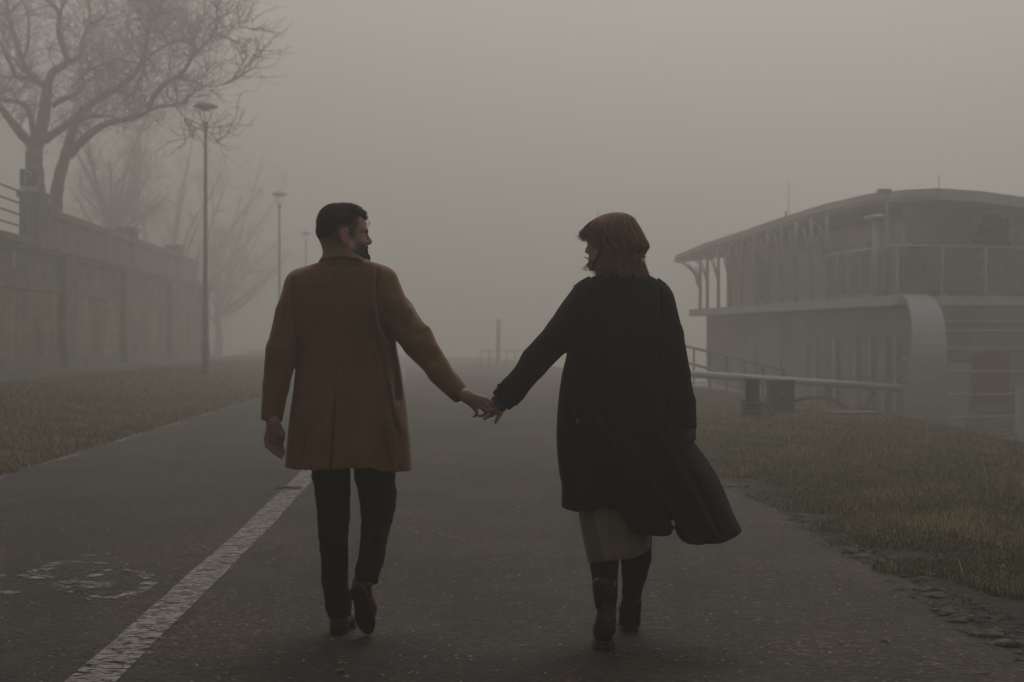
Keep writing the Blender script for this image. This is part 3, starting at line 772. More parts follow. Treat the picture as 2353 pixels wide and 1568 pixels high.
# front of the lower storey: louvres, rails, red banner, door
m = MB()
for k in range(34): slab(m, -.10, .02, .45, 5.8, -1.45+k*.1, -1.405+k*.1)
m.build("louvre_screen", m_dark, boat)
for z in (1.68, 1.48, 1.12, .62, .14, -.34, -.80, -1.2):
    m = MB(); m.tube([S(-.32, .95, z), S(-.32, 6.0, z)], .022, 6); m.build("front_rail", m_rail, boat)
for z in (.9, .45, .05, -.35):
    m = MB(); m.tube([S(-.2, -.6+.62, z), S(-.2, .95, z)], .018, 6); m.build("short_rail", m_rail, boat)
m_banner = plain("faded_red_canvas", (.16, .06, .055), .9, var=.3, scale=1.5)
m = MB(); slab(m, -.16, -.13, 1.75, 2.55, -.05, 1.0); m.build("banner", m_banner, boat)
m = MB(); slab(m, -.18, -.14, 1.05, 1.6, -.55, .8); m.build("notice_board", m_win, boat)
m = MB(); slab(m, -.22, -.14, 2.65, 3.0, -1.3, .25); m.build("door", m_hull, boat)
m = MB(); m.tube([S(-.45, 2.95, -1.45), S(-.45, 2.95, .3)], .045, 8); m.build("gate_post", m_rail, boat)
# curved wheel cover
m = MB(); C0 = Vector(P(2100, 0, 29.6)); C0.z = -.35; dr = Vector((-.13, -.99, 0)); ex = Vector((.99, -.13, 0)); R_ = 2.58; nn = 22
vv = []; ff = []
for i in range(nn+1):
    a = math.radians(93-123*i/nn)
    for rr_, w_ in ((R_, -.33), (R_, .33), (R_-.10, .33), (R_-.10, -.33)):
        hc = max(0.0, math.cos(a)); q = Vector((8.30-.40*hc**2.9, 29.6-rr_*.98*math.cos(a), C0.z+rr_*math.sin(a)))+ex*w_*(.72+.36*hc); vv.append(tuple(q))
for i in range(nn):
    for k in range(4): a = i*4+k; c_ = i*4+(k+1) % 4; ff.append((a, c_, c_+4, a+4))
ff += [(0, 1, 2, 3), (4*nn+3, 4*nn+2, 4*nn+1, 4*nn)]
mesh_obj("wheel_cover", vv, ff, m_cover, boat, False)
# terrace corner post, roof posts, antennas, drainpipe
m = MB(); m.tube([S(.9, .05, 2.2), S(.9, .05, 3.95)], .11, 10); m.build("terrace_heater", m_rail, boat, True)
m = MB(); m.lathe([(.32, 0), (.30, .05), (.05, .10)], S(.9, .05, 3.92), 16); m.build("heater_cap", m_dark, boat)
for px, D in ((2038, 30.6),):
    m = MB(); x = PX(px, D); m.tube([(x, D, 2.2), (x, D, PZ(442, D))], .035, 8); m.box((x-.06, D, PZ(440, D)), (.28, .2, .09)); m.build("drainpipe", m_rail, boat)
for px, py0, py1, D in ((2158, 436, 403, 30.5), (1806, 500, 486, 36.8), (1812, 500, 420, 38.0)):
    m = MB(); x = PX(px, D); m.tube([(x, D, PZ(py0, D)-.1), (x, D, PZ(py1, D))], .010 if py1 != 486 else .03, 5); m.build("antenna", m_dark, boat)
# planters on the terrace
m_fol = plain("dark_foliage", (.022, .028, .016), .9, var=.5, scale=9)
def bush(label, c, w, h, seed, pot=True):
    root = empty("potted_conifer", c, label, "potted plant"); r = random.Random(seed)
    if pot:
        m = MB(); m.box((c[0], c[1], c[2]+.17), (w*.8, .4, .34)); m.build("planter", m_fascia, root)
    v = []; f = []
    for k in range(2600):
        u = r.random()**.8; ang = r.uniform(0, 6.28); rad = w*.5*(1-u*.55)*math.sqrt(r.random())*(1+.15*math.sin(ang*3+u*9))
        q = (c[0]+math.cos(ang)*rad, c[1]+math.sin(ang)*rad*.8, c[2]+.3+u*(h-.3)); s_ = r.uniform(.02, .05); n = len(v)
        for _ in range(3): v.append((q[0]+r.gauss(0, s_), q[1]+r.gauss(0, s_), q[2]+r.gauss(0, s_*1.3)))
        f.append((n, n+1, n+2))
    mesh_obj("foliage", v, f, m_fol, root)
bush("dark bushy potted conifer at the right end of the glass terrace", tuple(S(.45, 2.55, 2.25)), 1.05, 1.75, 4)
bush("small dark potted shrub by the left corner of the terrace", tuple(S(.5, .75, 2.25)), .48, 1.0, 5)

# ------------------------------------------------------------------ mooring posts, boom, hoses, gangway
m_post = plain("rusty_steel", (.010, .009, .008), .75, var=.35, scale=8, bs=.3, bscale=30)
m_rope = plain("rope_fibre", (.060, .055, .048), .9, var=.3, scale=30, bs=.6, bscale=90)
D = 21.6; x = PX(1729, D); g0 = z_rightverge(x, D)
bo = empty("mooring_post", (x, D, g0), "dark steel mooring post with flanged top and rope coiled round its foot", "bollard")
h_ = PZ(870, D)-g0
m = MB(); m.lathe([(.105, -.05), (.105, h_-.03), (.135, h_-.025), (.135, h_), (.10, h_+.005)], (x, D, g0), 20); m.build("post", m_post, bo, True)
m = MB()
m.tube([(x+.155*math.cos(a*.5)*(1+.05*math.sin(a)), D+.155*math.sin(a*.5), g0+.04+.0135*a) for a in range(0, 60)][:50] and [(x+(.15+.012*math.sin(k*.9))*math.cos(k*.45), D+(.15+.012*math.cos(k*.7))*math.sin(k*.45), g0+.03+k*.0042) for k in range(64)], .026, 8)
m.tube([(x+.14, D-.08, g0+.25), (x+.22, D-.1, g0+.20), (x+.30, D-.1, g0+.10), (x+.26, D-.1, g0+.03), (x+.05, D-.16, g0+.02)], .024, 8)
m.build("rope", m_rope, bo, True)
D = 23.4; x = PX(1793, D); g0 = z_rightverge(x, D); h_ = PZ(873, D)-g0
cb_ = empty("utility_cabinet", (x, D, g0), "plain grey steel cabinet standing in the grass right of the mooring post", "cabinet")
m = MB(); m.box((x, D, g0+h_/2-.03), (.40, .34, h_)); m.build("body", plain("grey_cabinet_paint", (.020, .0195, .022), .6, var=.15, scale=3), cb_)
m = MB(); m.box((x, D, g0+h_-.015), (.44, .38, .03)); m.build("lid", m_post, cb_)
m = MB(); m.box((x+.01, D-.175, g0+h_*.62), (.09, .015, .02)); m.build("handle", m_steel, cb_)

m_pipe = plain("pale_pipe_paint", (.30, .295, .285), .5, var=.15, scale=2)
bp = empty("mooring_boom", P(1800, 880, 27), "long pale steel boom reaching level from the bank to the boat", "pipe")
q0, q1 = P(1560, 858, 33.0), P(2075, 893, 27.5)
m = MB(); m.tube([q0, tuple((Vector(q0)+Vector(q1))/2), q1], [.085, .075, .075], 12); m.build("pipe", m_pipe, bp, True)
for px in (1905,):
    D = 29.3; x = PX(px, D); m = MB(); m.tube([(x, D, -1.4), (x, D, PZ(878, D))], .07, 8); m.build("support", m_steel, bp)
hs = MB(); hs.tube([P(1815, 921, 27.5), P(1860, 913, 27.5), P(1905, 913, 27.8), P(1940, 936, 28), P(1965, 948, 28), P(1988, 938, 28.2), P(2002, 905, 28.4), P(2008, 880, 28.5)], .045, 8)
tag(hs.build("hose", m_rope, None, True), "thick grey hose sagging from the boat's corner towards the grey cabinet", "hose")
m = MB(); c = P(1955, 967, 23.6); m.box((c[0], c[1], z_rightverge(c[0], c[1])+.03), (.85, .5, .03), .1)
tag(m.build("steel_plate", plain("red_brown_steel", (.085, .05, .045), .8, var=.4, scale=4), None), "flat red brown steel plate lying on the grass crest before the boat", "plate")
# gangway
gw = empty("gangway", P(1680, 830, 36), "dark gangway with sloping handrails leading to the boat, behind the woman", "gangway")
g0_, g1_ = Vector(P(1560, 792, 40)), Vector(P(1800, 850, 33.5))
for k, dz in enumerate((0, -.45)):
    m = MB(); m.tube([tuple(g0_+Vector((0, 0, dz))), tuple(g1_+Vector((0, 0, dz)))], .035, 6); m.build("handrail", m_iron, gw)
for k in range(7):
    q = g0_.lerp(g1_, k/6); m = MB(); m.tube([tuple(q), (q.x, q.y, q.z-1.0)], .03, 6); m.build("post", m_iron, gw)
m = MB(); m.prism([(g0_.x, g0_.y, g0_.z-1.05), (g1_.x, g1_.y, g1_.z-1.05), (g1_.x+.9, g1_.y+.6, g1_.z-1.05), (g0_.x+.9, g0_.y+.6, g0_.z-1.05)], (0, 0, -.12)); m.build("walkway", m_dark, gw)
# distant post
m = MB(); D = 78; x = PX(1145, D); m.tube([(x, D, 0), (x, D, PZ(735, D))], [.13, .10], 8); m.box((x, D, PZ(735, D)), (.3, .3, .05))
m_faint = plain("fog_faded_post", (.40, .385, .37), .9)  # post and barrier: fading into fog is put into this pale colour
tag(m.build("distant_post", m_faint, None), "blurred grey post in the fog between the two walkers", "post")
D = 70; x = PX(1105, D); m = MB()
for k in range(6): m.box((x+k*.42, D+k*.2, .45), (.07, .07, .9))
m.tube([(x, D, .85), (x+2.2, D+1, .85)], .03, 6)
tag(m.build("barrier", m_faint, None), "low faint barrier rail in deep fog above the clasped hands", "barrier")
# ------------------------------------------------------------------ distance-field modelling for the two people
def axis(segs):
    """segs: list of (lo, hi, step) fine zones over a coarse base given first"""
    lo, hi, st = segs[0]; pts = [lo]; x = lo
    while x < hi:
        s = st
        for a, c, f in segs[1:]:
            if a-st <= x <= c: s = min(s, f)
        x += s; pts.append(x)
    return np.array(pts, dtype=np.float32)
def smin(a, b, k):
    if k <= 0: return np.minimum(a, b)
    h = np.maximum(k-np.abs(a-b), 0)/k
    return np.minimum(a, b)-h*h*k*.25
class Field:
    def __init__(s, X, Y, Z):
        s.x, s.y, s.z = (axis(a) if isinstance(a, list) else a for a in (X, Y, Z))
        s.v = np.full((len(s.x), len(s.y), len(s.z)), .5, dtype=np.float32)
        s.M = None
    def frame(s, origin=None, f=None, up=(0, 0, 1), scale=1.0):
        """local frame: f forward, s side (left of forward), u up"""
        if origin is None: s.M = None; return
        f = Vector(f).normalized(); u = Vector(up); u = (u-f*u.dot(f)).normalized(); sd = u.cross(f)
        s.M = (np.array(origin, dtype=np.float64), np.array([f, sd, u], dtype=np.float64), scale)
    def w(s, p):
        p = np.array(p, dtype=np.float64)
        if s.M is None: return p
        o, R, k = s.M
        return o+(p*k)@R
    def _sub(s, lo, hi):
        i = [(max(0, np.searchsorted(a, l)-1), min(len(a), np.searchsorted(a, h)+1)) for a, l, h in zip((s.x, s.y, s.z), lo, hi)]
        if any(b_-a_ < 2 for a_, b_ in i): return None
        sl = tuple(slice(*q) for q in i)
        return sl, s.x[sl[0]][:, None, None], s.y[sl[1]][None, :, None], s.z[sl[2]][None, None, :]
    def op(s, lo, hi, fn, k, sub=False):
        pad = k+.012; q = s._sub(np.array(lo)-pad, np.array(hi)+pad)
        if q is None: return
        sl, X, Y, Z = q; d = fn(X, Y, Z).astype(np.float32); a = s.v[sl]
        s.v[sl] = -smin(-a, d, k) if sub else smin(a, d, k)
    def cone(s, a, b, ra, rb, k=.01, sub=False, flat=None):
        a, b = s.w(a), s.w(b); sc = s.M[2] if s.M else 1.0; ra *= sc; rb *= sc
        R = max(ra, rb); lo = np.minimum(a, b)-R; hi = np.maximum(a, b)+R; ba = b-a; L2 = max(1e-9, float(ba@ba))
        def fn(X, Y, Z):
            t = np.clip(((X-a[0])*ba[0]+(Y-a[1])*ba[1]+(Z-a[2])*ba[2])/L2, 0, 1)
            return np.sqrt((X-a[0]-t*ba[0])**2+(Y-a[1]-t*ba[1])**2+(Z-a[2]-t*ba[2])**2)-(ra+(rb-ra)*t)
        s.op(lo, hi, fn, k, sub)
    def chain(s, pts, rad, k=.01):
        for i in range(len(pts)-1): s.cone(pts[i], pts[i+1], rad[i], rad[i+1], k)
    def ell(s, c, r, k=.01, sub=False, axes=None):
        """ellipsoid; radii along the frame's axes (or world), optional own axes (3x3 rows) """
        R = np.eye(3) if s.M is None else s.M[1]
        sc = s.M[2] if s.M else 1.0
        if axes is not None:
            R = np.array([Vector(a).normalized() for a in axes]) @ (np.eye(3) if s.M is None else s.M[1])
        c = s.w(c); r = np.array(r)*sc; m = r.max(); lo = c-m; hi = c+m; mn = r.min()
        def fn(X, Y, Z):
            q = 0; g = 0
            for i in range(3):
                l = ((X-c[0])*R[i][0]+(Y-c[1])*R[i][1]+(Z-c[2])*R[i][2]); q = q+(l/r[i])**2; g = g+(l/r[i]**2)**2
            q = np.sqrt(q); g = np.sqrt(g)+1e-6
            return q*(q-1)/g
        s.op(lo, hi, fn, k, sub)
    def mesh(s):
        v = s.v; ins = v < 0
        nx, ny, nz = v.shape
        c = ins[:-1, :-1, :-1].astype(np.int8)
        tot = np.zeros((nx-1, ny-1, nz-1), np.int8)
        for i in (0, 1):
            for j in (0, 1):
                for k in (0, 1): tot += ins[i:nx-1+i, j:ny-1+j, k:nz-1+k]
        act = (tot > 0) & (tot < 8); I, J, K = np.nonzero(act); n = len(I)
        idx = np.full(act.shape, -1, np.int32); idx[I, J, K] = np.arange(n)
        acc = np.zeros((n, 3)); cnt = np.zeros(n)
        cor = [(i, j, k) for i in (0, 1) for j in (0, 1) for k in (0, 1)]
        for a in cor:
            for ax in range(3):
                if a[ax] == 0:
                    b_ = list(a); b_[ax] = 1
                    va = v[I+a[0], J+a[1], K+a[2]]; vb = v[I+b_[0], J+b_[1], K+b_[2]]
                    m = (va < 0) != (vb < 0); t = np.where(m, va/np.where(va == vb, 1, va-vb), 0)
                    pa = np.stack([s.x[I+a[0]], s.y[J+a[1]], s.z[K+a[2]]], 1); pb = np.stack([s.x[I+b_[0]], s.y[J+b_[1]], s.z[K+b_[2]]], 1)
                    acc += np.where(m[:, None], pa+(pb-pa)*t[:, None], 0); cnt += m
        V = acc/cnt[:, None]
        faces = []
        for ax in range(3):
            o1, o2 = (ax+1) % 3, (ax+2) % 3
            sl0 = [slice(1, -1)]*3; sl0[ax] = slice(0, -1); sl1 = list(sl0); sl1[ax] = slice(1, None)
            A_, B_ = ins[tuple(sl0)], ins[tuple(sl1)]
            for flip in (False, True):
                m = (A_ & ~B_) if not flip else (~A_ & B_)
                q = list(np.nonzero(m)); q = [a_+(0 if i == ax else 1) for i, a_ in enumerate(q)]
                def at(d1, d2):
                    r_ = list(q); r_[o1] = r_[o1]-d1; r_[o2] = r_[o2]-d2; return idx[r_[0], r_[1], r_[2]]
                f = np.stack([at(1, 1), at(0, 1), at(0, 0), at(1, 0)], 1)
                if flip: f = f[:, ::-1]
                faces.append(f)
        f = np.concatenate(faces); f = f[(f >= 0).all(1)]
        return V, f
    def build(s, name, mat, parent, colf=None, relax=1):
        V, f = s.mesh()
        if relax:
            for _ in range(relax):   # light smoothing of the voxel steps
                acc = np.zeros_like(V); cnt = np.zeros(len(V))
                for a in range(4):
                    b_ = (a+1) % 4; np.add.at(acc, f[:, a], V[f[:, b_]]); np.add.at(cnt, f[:, a], 1)
                    np.add.at(acc, f[:, b_], V[f[:, a]]); np.add.at(cnt, f[:, b_], 1)
                V = V*.5+.5*acc/np.maximum(cnt, 1)[:, None]
        col = colf(V) if colf else None
        return mesh_obj(name, V, f.astype(np.int32), mat, parent, True, col=col)
def fbm(X, Y, Z, s, seed, n=6):
    r = np.random.default_rng(seed); o = 0
    for k in range(n):
        d = r.normal(size=3); d = d/np.linalg.norm(d)*s*r.uniform(.6, 1.8); o = o+np.sin(X*d[0]+Y*d[1]+Z*d[2]+r.uniform(0, 6.28))
    return o/math.sqrt(n)
def smooth(a, b, x):
    t = np.clip((x-a)/(b-a), 0, 1); return t*t*(3-2*t)
def table(rows, D):
    """rows of (y_px, xl_px, xr_px, front_half, back_half[, centre_depth]) -> sorted by z, in metres"""
    o = []
    for r in rows:
        cd = r[5] if len(r) > 5 else D
        o.append((PZ(r[0], D), PX(r[1], D), PX(r[2], D), r[3], r[4], cd))
    return np.array(sorted(o))
def section_body(F_, tb, p=2.4, k=.02, disp=None, zlo=None, zhi=None, cut=None):
    z0, z1 = tb[0, 0] if zlo is None else zlo, tb[-1, 0] if zhi is None else zhi
    lo = (tb[:, 1].min()-.05, (tb[:, 5]-tb[:, 4]).min()-.05, z0-.02); hi = (tb[:, 2].max()+.05, (tb[:, 5]+tb[:, 3]).max()+.05, z1+.02)
    def fn(X, Y, Z):
        zz = Z.ravel(); g = lambda c: np.interp(zz, tb[:, 0], tb[:, c])[None, None, :]
        xl, xr, fr, bk_, cd = g(1), g(2), g(3), g(4), g(5)
        cx, hw = (xl+xr)/2, np.maximum((xr-xl)/2, .004)
        dy = Y-cd
        if disp is not None:
            ex, ey = disp(X, Y, Z, cx, hw); dy = dy+ey; cx = cx+ex
        dep = np.where(dy > 0, fr, bk_)
        q = (np.abs((X-cx)/hw)**p+np.abs(dy/dep)**p)**(1/p)
        d = (q-1)*np.minimum(hw, dep)*.9
        top = Z-z1
        d = np.maximum(d, top*np.ones_like(d))
        if cut is not None: d = np.maximum(d, cut(X, Y, Z)*np.ones_like(d))
        else: d = np.maximum(d, (z0-Z)*np.ones_like(d))
        return d
    F_.op(lo, hi, fn, k)

# ---- materials
def cloth_mat(name, c, rough, sheen, wscale, wb, var=.12):
    m, t, b = mat_new(name); p = geo_pos(t)
    f = noise(t, 5, 5, .65, p); f2 = noise(t, 260, 2, .6, p)
    cc = ramp(t, f, [(.3, tuple(x*(1-var) for x in c)), (.7, tuple(x*(1+var) for x in c))])
    cc = mixc(t, cc, ramp(t, f2, [(.3, (.75, .75, .75)), (.7, (1.25, 1.25, 1.25))]), 1.0, 'MULTIPLY')
    t.links.new(cc, b.inputs['Base Color']); b.inputs['Roughness'].default_value = rough
    b.inputs['Sheen Weight'].default_value = sheen; b.inputs['Sheen Roughness'].default_value = .45
    b.inputs['Specular IOR Level'].default_value = .25
    bump(t, b, mixc(t, noise(t, wscale, 3, .7, p), noise(t, 14, 4, .6, p), .5), wb, .006)
    return m
m_camel = cloth_mat("camel_wool", (.190, .104, .046), .95, .25, 220, .30)
m_camel_dark = plain("coat_seam", (.045, .022, .011), .95)
m_blackcoat = cloth_mat("black_gabardine", (.0050, .0050, .0056), .95, .0, 300, .15)
m_trouser = cloth_mat("black_denim", (.0045, .0045, .005), .9, .03, 260, .2)
m_stocking = cloth_mat("black_stocking", (.0045, .0045, .0052), .75, .03, 300, .1)
m_knit = plain("grey_knit", (.060, .064, .066), .95, var=.15, scale=30)
m_leather = cloth_mat("black_leather", (.010, .0095, .0095), .24, 0, 90, .15)
m_brownshoe = cloth_mat("oxblood_leather", (.085, .028, .020), .42, 0, 80, .2)
m_sole = plain("rubber_sole", (.016, .014, .013), .8, var=.3, scale=20, bs=.3, bscale=90)
m_metal = plain("buckle_metal", (.35, .34, .32), .3, .9)
m_button = plain("horn_button", (.035, .033, .032), .3)
m_gold = plain("ring_gold", (.45, .30, .10), .3, .9)
m_nail = plain("violet_nail_varnish", (.22, .19, .50), .25, var=.05)
m_eye = plain("eye_white", (.20, .18, .165), .25, var=.03)
m_satin, t, b = mat_new("khaki_satin")
t.links.new(ramp(t, noise(t, 4, 3, .5, geo_pos(t)), [(.3, (.125, .093, .055)), (.7, (.175, .13, .075))]), b.inputs['Base Color'])
b.inputs['Roughness'].default_value = .36; b.inputs['Sheen Weight'].default_value = .2
def skin_mat(name):
    m, t, b = mat_new(name); a = N(t, "ShaderNodeVertexColor"); a.layer_name = "tone"
    f = ramp(t, noise(t, 160, 3, .6, geo_pos(t)), [(.3, (.85, .83, .82)), (.7, (1.12, 1.12, 1.12))])
    t.links.new(mixc(t, a.outputs[0], f, 1.0, 'MULTIPLY'), b.inputs['Base Color']); b.inputs['Roughness'].default_value = .55
    b.inputs['Specular IOR Level'].default_value = .3
    bump(t, b, noise(t, 300, 3, .7, geo_pos(t)), .2, .002)
    return m
m_skin = skin_mat("skin")
def hair_mat(name):
    m, t, b = mat_new(name); a = N(t, "ShaderNodeVertexColor"); a.layer_name = "tone"
    t.links.new(a.outputs[0], b.inputs['Base Color']); b.inputs['Roughness'].default_value = .65; b.inputs['Specular IOR Level'].default_value = .18
    return m
m_hair = hair_mat("hair_fibre")
HANDW = []
# ------------------------------------------------------------------ the man
MD = 5.95; HD = 5.84
def h7(x, y, dd=0.0): return P((1080+x/9.8)*.9412, (900+y/9.8)*.9412, HD+dd)
def h8(x, y, dd=0.0): return P((600+x/8.71)*.9412, (980+y/8.71)*.9412, 5.86+dd)
man = empty("person", (PX(800, MD), MD, 0.0), "bearded man in brown wool coat and black trousers, walking away and looking right", "person")
HF = Vector((math.cos(math.radians(18)), math.sin(math.radians(18)), 0)); HU = Vector((.05, 0, 1))
HO = P(789, 546, 5.96)
def head(F_, male=True):
    e = F_.ell; c = F_.cone
    e((-.006, 0, .042), (.098, .075, .086), .01); e((-.03, 0, .02), (.078, .070, .075), .02)
    e((.045, 0, .045), (.049, .062, .058), .025)
    e((.045, 0, -.028), (.048, .054, .058), .03)
    for sg in (-1, 1):
        c((.0, .058*sg, -.035), (.030, .053*sg, -.066), .020, .018, .025)
        c((.030, .053*sg, -.066), (.085, .016*sg, -.086), .018, .017, .025)
        e((.058, .036*sg, -.022), (.030, .026, .032), .02)
        c((.094, .008*sg, .030), (.078, .048*sg, .031), .009, .008, .014)
    e((.086, 0, -.083), (.024, .026, .021), .02)
    c((.090, 0, .024), (.113, 0, -.014), .0065, .0095, .012); e((.104, 0, -.02), (.014, .015, .009), .008)
    for sg in (-1, 1): e((.099, .011*sg, -.022), (.011, .007, .007), .006)
    for sg in (-1, 1): e((.098, .031*sg, .010), (.014, .017, .011), .012, sub=True)
    e((.084, 0, -.050), (.020, .026, .020), .012)
    for sg in (-1, 1):
        c((.1005, 0, -.044), (.090, .022*sg, -.048), .0052, .003, .004); c((.0990, 0, -.057), (.089, .021*sg, -.052), .0062, .003, .004)
    c((.103, -.012, -.0505), (.103, .012, -.0505), .0022, .0022, .002, sub=True)
    for sg in (-1, 1):   # ears
        ax = [(.93, .25*sg, .05), (-.3*sg, .95, 0), (-.2, 0, .98)]
        e((-.008, .079*sg, -.006), (.0175, .0085, .0295), .005, axes=ax)
        e((-.004, .088*sg, .0), (.0105, .0075, .019), .004, sub=True, axes=ax)
        c((-.018, .083*sg, .016), (-.020, .082*sg, -.010), .0042, .004, .003); c((.004, .078*sg, .024), (-.012, .083*sg, .026), .004, .004, .004)
        e((.0, .079*sg, -.029), (.009, .006, .010), .004)
FM = Field([-1.12, .02, .013] and [(-1.12, .02, .013), (PX(600, 5.86), PX(655, 5.86), .003), (PX(726, 5.93), PX(860, 5.93), .0028), (PX(1040, HD), PX(1165, HD), .0026)],
           [(5.60, 6.35, .013), (5.80, 6.10, .003)], [(-.01, 1.84, .013), (PZ(1062, 5.86), PZ(895, HD), .0026), (PZ(615, 5.93), PZ(460, 5.93), .0028)])
FM.frame(HO, HF, HU, 1.0); head(FM)
FM.cone((-.026, 0, -.01), (-.036, .0, -.09), .056, .053, .03); FM.cone((.02, 0, -.06), (-.02, 0, -.12), .045, .05, .03)
FM.frame()
neck = P(783, 600, 5.97)
FM.cone(neck, P(785, 650, 5.99), .054, .07, .03)
FM.ell(P(785, 720, 5.99), (.15, .085, .14), .05); FM.ell(P(785, 820, 5.99), (.14, .09, .20), .06); FM.ell(P(795, 950, 5.99), (.15, .10, .14), .06)
FM.chain([P(693, 662, 5.95), P(648, 805, 5.92), P(634, 890, 5.90), P(627, 945, 5.872), h8(585, 440)], [.052, .042, .034, .025, .024], .015)
FM.chain([P(872, 664, 5.95), P(906, 715, 5.945), P(958, 785, 5.925), P(1010, 852, 5.895), P(1050, 897, 5.86), h7(540, 640)], [.05, .048, .040, .031, .024, .024], .015)
# legs and feet inside the trousers and shoes
FM.chain([P(760, 980, 5.99), P(768, 1200, 6.02), P(776, 1400, 5.97), P(780, 1440, 5.975), P(792, 1452, 6.12)], [.080, .048, .030, .026, .018], .02)
FM.chain([P(845, 980, 5.99), P(868, 1195, 6.03), P(845, 1325, 5.875), P(832, 1350, 5.875), P(846, 1425, 5.935)], [.080, .048, .028, .024, .016], .02)
# left hand, hanging and loosely curled
for kx, ky, dd in ((440, 800, 0), (530, 860, .006), (620, 885, .014), (700, 850, .024)): FM.cone(h8(585, 440), h8(kx, ky, dd), .021, .0115, .014)
FM.cone(h8(600, 500, .0), h8(740, 720, .006), .020, .017, .012)
FM.chain([h8(440, 800), h8(448, 935, -.002), h8(590, 1068, 0), h8(752, 1190, .006)], [.0105, .0092, .0082, .0070], .003)
FM.chain([h8(540, 862, .008), h8(585, 990, .010), h8(690, 1072, .014), h8(778, 1135, .02)], [.0105, .0092, .0082, .0070], .003)
FM.chain([h8(630, 885, .018), h8(690, 985, .024), h8(765, 1062, .03), h8(800, 1110, .036)], [.0105, .0092, .0080, .0068], .003)
FM.chain([h8(700, 850, .03), h8(755, 950, .038), h8(790, 1030, .046), h8(800, 1075, .05)], [.0100, .0088, .0078, .0066], .003)
FM.chain([h8(700, 560, .01), h8(775, 690, .018), h8(775, 800, .03), h8(765, 870, .042)], [.016, .0125, .0105, .0080], .005)
# right hand, back towards us, closed round the woman's fingers
for kx, ky, dd in ((1035, 745, .0), (960, 815, -.003), (865, 885, -.002), (778, 935, .004)): FM.cone(h7(560, 650, .0), h7(kx, ky, dd), .0215, .0125, .012)
FM.chain([h7(1035, 745), h7(1190, 835, -.006), h7(1282, 935, 0), h7(1280, 1000, .012)], [.0118, .0092, .0078, .0065], .003)
FM.chain([h7(960, 815, -.003), h7(1085, 900, -.010), h7(1185, 985, -.002), h7(1200, 1060, .014)], [.0120, .0094, .0080, .0068], .003)
FM.chain([h7(865, 885, -.002), h7(985, 965, -.008), h7(1065, 1045, -.002), h7(985, 1115, .010), h7(900, 1140, .016)], [.0118, .0092, .0080, .0072, .0062], .003)
FM.chain([h7(778, 935, .004), h7(818, 1035, -.002), h7(832, 1105, .004), h7(752, 1146, .008)], [.0108, .0082, .0072, .0062], .003)
FM.chain([h7(640, 700, .018), h7(840, 760, .034), h7(1000, 800, .042), h7(1120, 850, .044)], [.015, .0125, .0108, .0085], .006)
def man_tone(V):
    R = np.array([list(HF), list(HU.cross(HF)), list(HU)]); L = (V-np.array(HO))@R.T; f, s_, u = L[:, 0], L[:, 1], L[:, 2]
    hd = smooth(.18, .16, np.linalg.norm(L-np.array([0, 0, .0]), axis=1))
    n = lattice(V[:, 0]*0+f, u, 60, 3)*.12
    c = np.tile(np.array([.42, .26, .19]), (len(V), 1))
    def mix(c, col, m): m = np.clip(m, 0, 1)[:, None]; return c*(1-m)+np.array(col)*m
    # short sides fading towards the neck
    line = .045-.035*smooth(.0, -.1, f)
    fade = smooth(-.095, .012, u+.012*n)*smooth(.050, .024, f-.016*smooth(.02, .06, u))*hd*(1-.0*u)
    fade = fade*(1-smooth(.012, -.02, u)*smooth(-.022, .0, f))
    ear = (np.abs(s_) > .0715) & (((f+.008)/.03)**2+((u+.004)/.04)**2 < 1) & (np.abs(s_) > .0745)
    fade[ear] = 0
    c = mix(c, (.030, .023, .017), fade*.88)
    beard = smooth(.012, -.018, u-.55*(f-.03)*0)*smooth(.012, .035, f)*smooth(-.012, -.05, u+.35*(.09-f)-.01)*hd
    stub = smooth(.02, .05, f)*smooth(.03, -.03, u)*hd*smooth(.085, .06, f+(-.02-u)*-.9)
    c = mix(c, (.085, .052, .036), np.clip(stub, 0, 1)*.35)
    c = mix(c, (.032, .021, .015), beard*.9)
    lips = (f > .094) & (np.abs(u+.05) < .012) & (np.abs(s_) < .022); c[lips] = (.24, .105, .08)
    c[ear] = np.array([.48, .23, .17])
    brow = (f > .066) & (u > .024) & (u < .038) & (np.abs(s_) > .012) & (np.abs(s_) < .054); c[brow] = (.02, .014, .01)
    red = (V[:, 2] < 1.1); c[red] = (.31, .185, .14)
    return c
FM.build("body", m_skin, man, man_tone)
def eyes(root, HO_, HF_, HU_, sc=1.0):
    for sg in (-1, 1):
        o, R = np.array(HO_), np.array([list(HF_), list(HU_.cross(HF_)), list(HU_)])
        c = o+np.array([.0790, .031*sg, .010])*sc@R; m = MB(); v = []
        prof = [(.0118*sc*math.sin(math.pi*k/10), -.0118*sc*math.cos(math.pi*k/10)) for k in range(1, 10)]
        m.lathe(prof, tuple(c), 16); ey = m.build("eye", m_eye, root, True)
        c2 = o+np.array([.0868, .031*sg, .010])*sc@R; m = MB()
        m.lathe([(.0052*sc*math.sin(math.pi*k/6), -.0052*sc*math.cos(math.pi*k/6)) for k in range(1, 6)], tuple(c2), 12); m.build("iris", m_sole, ey, True)
eyes(man, HO, HF, HU)

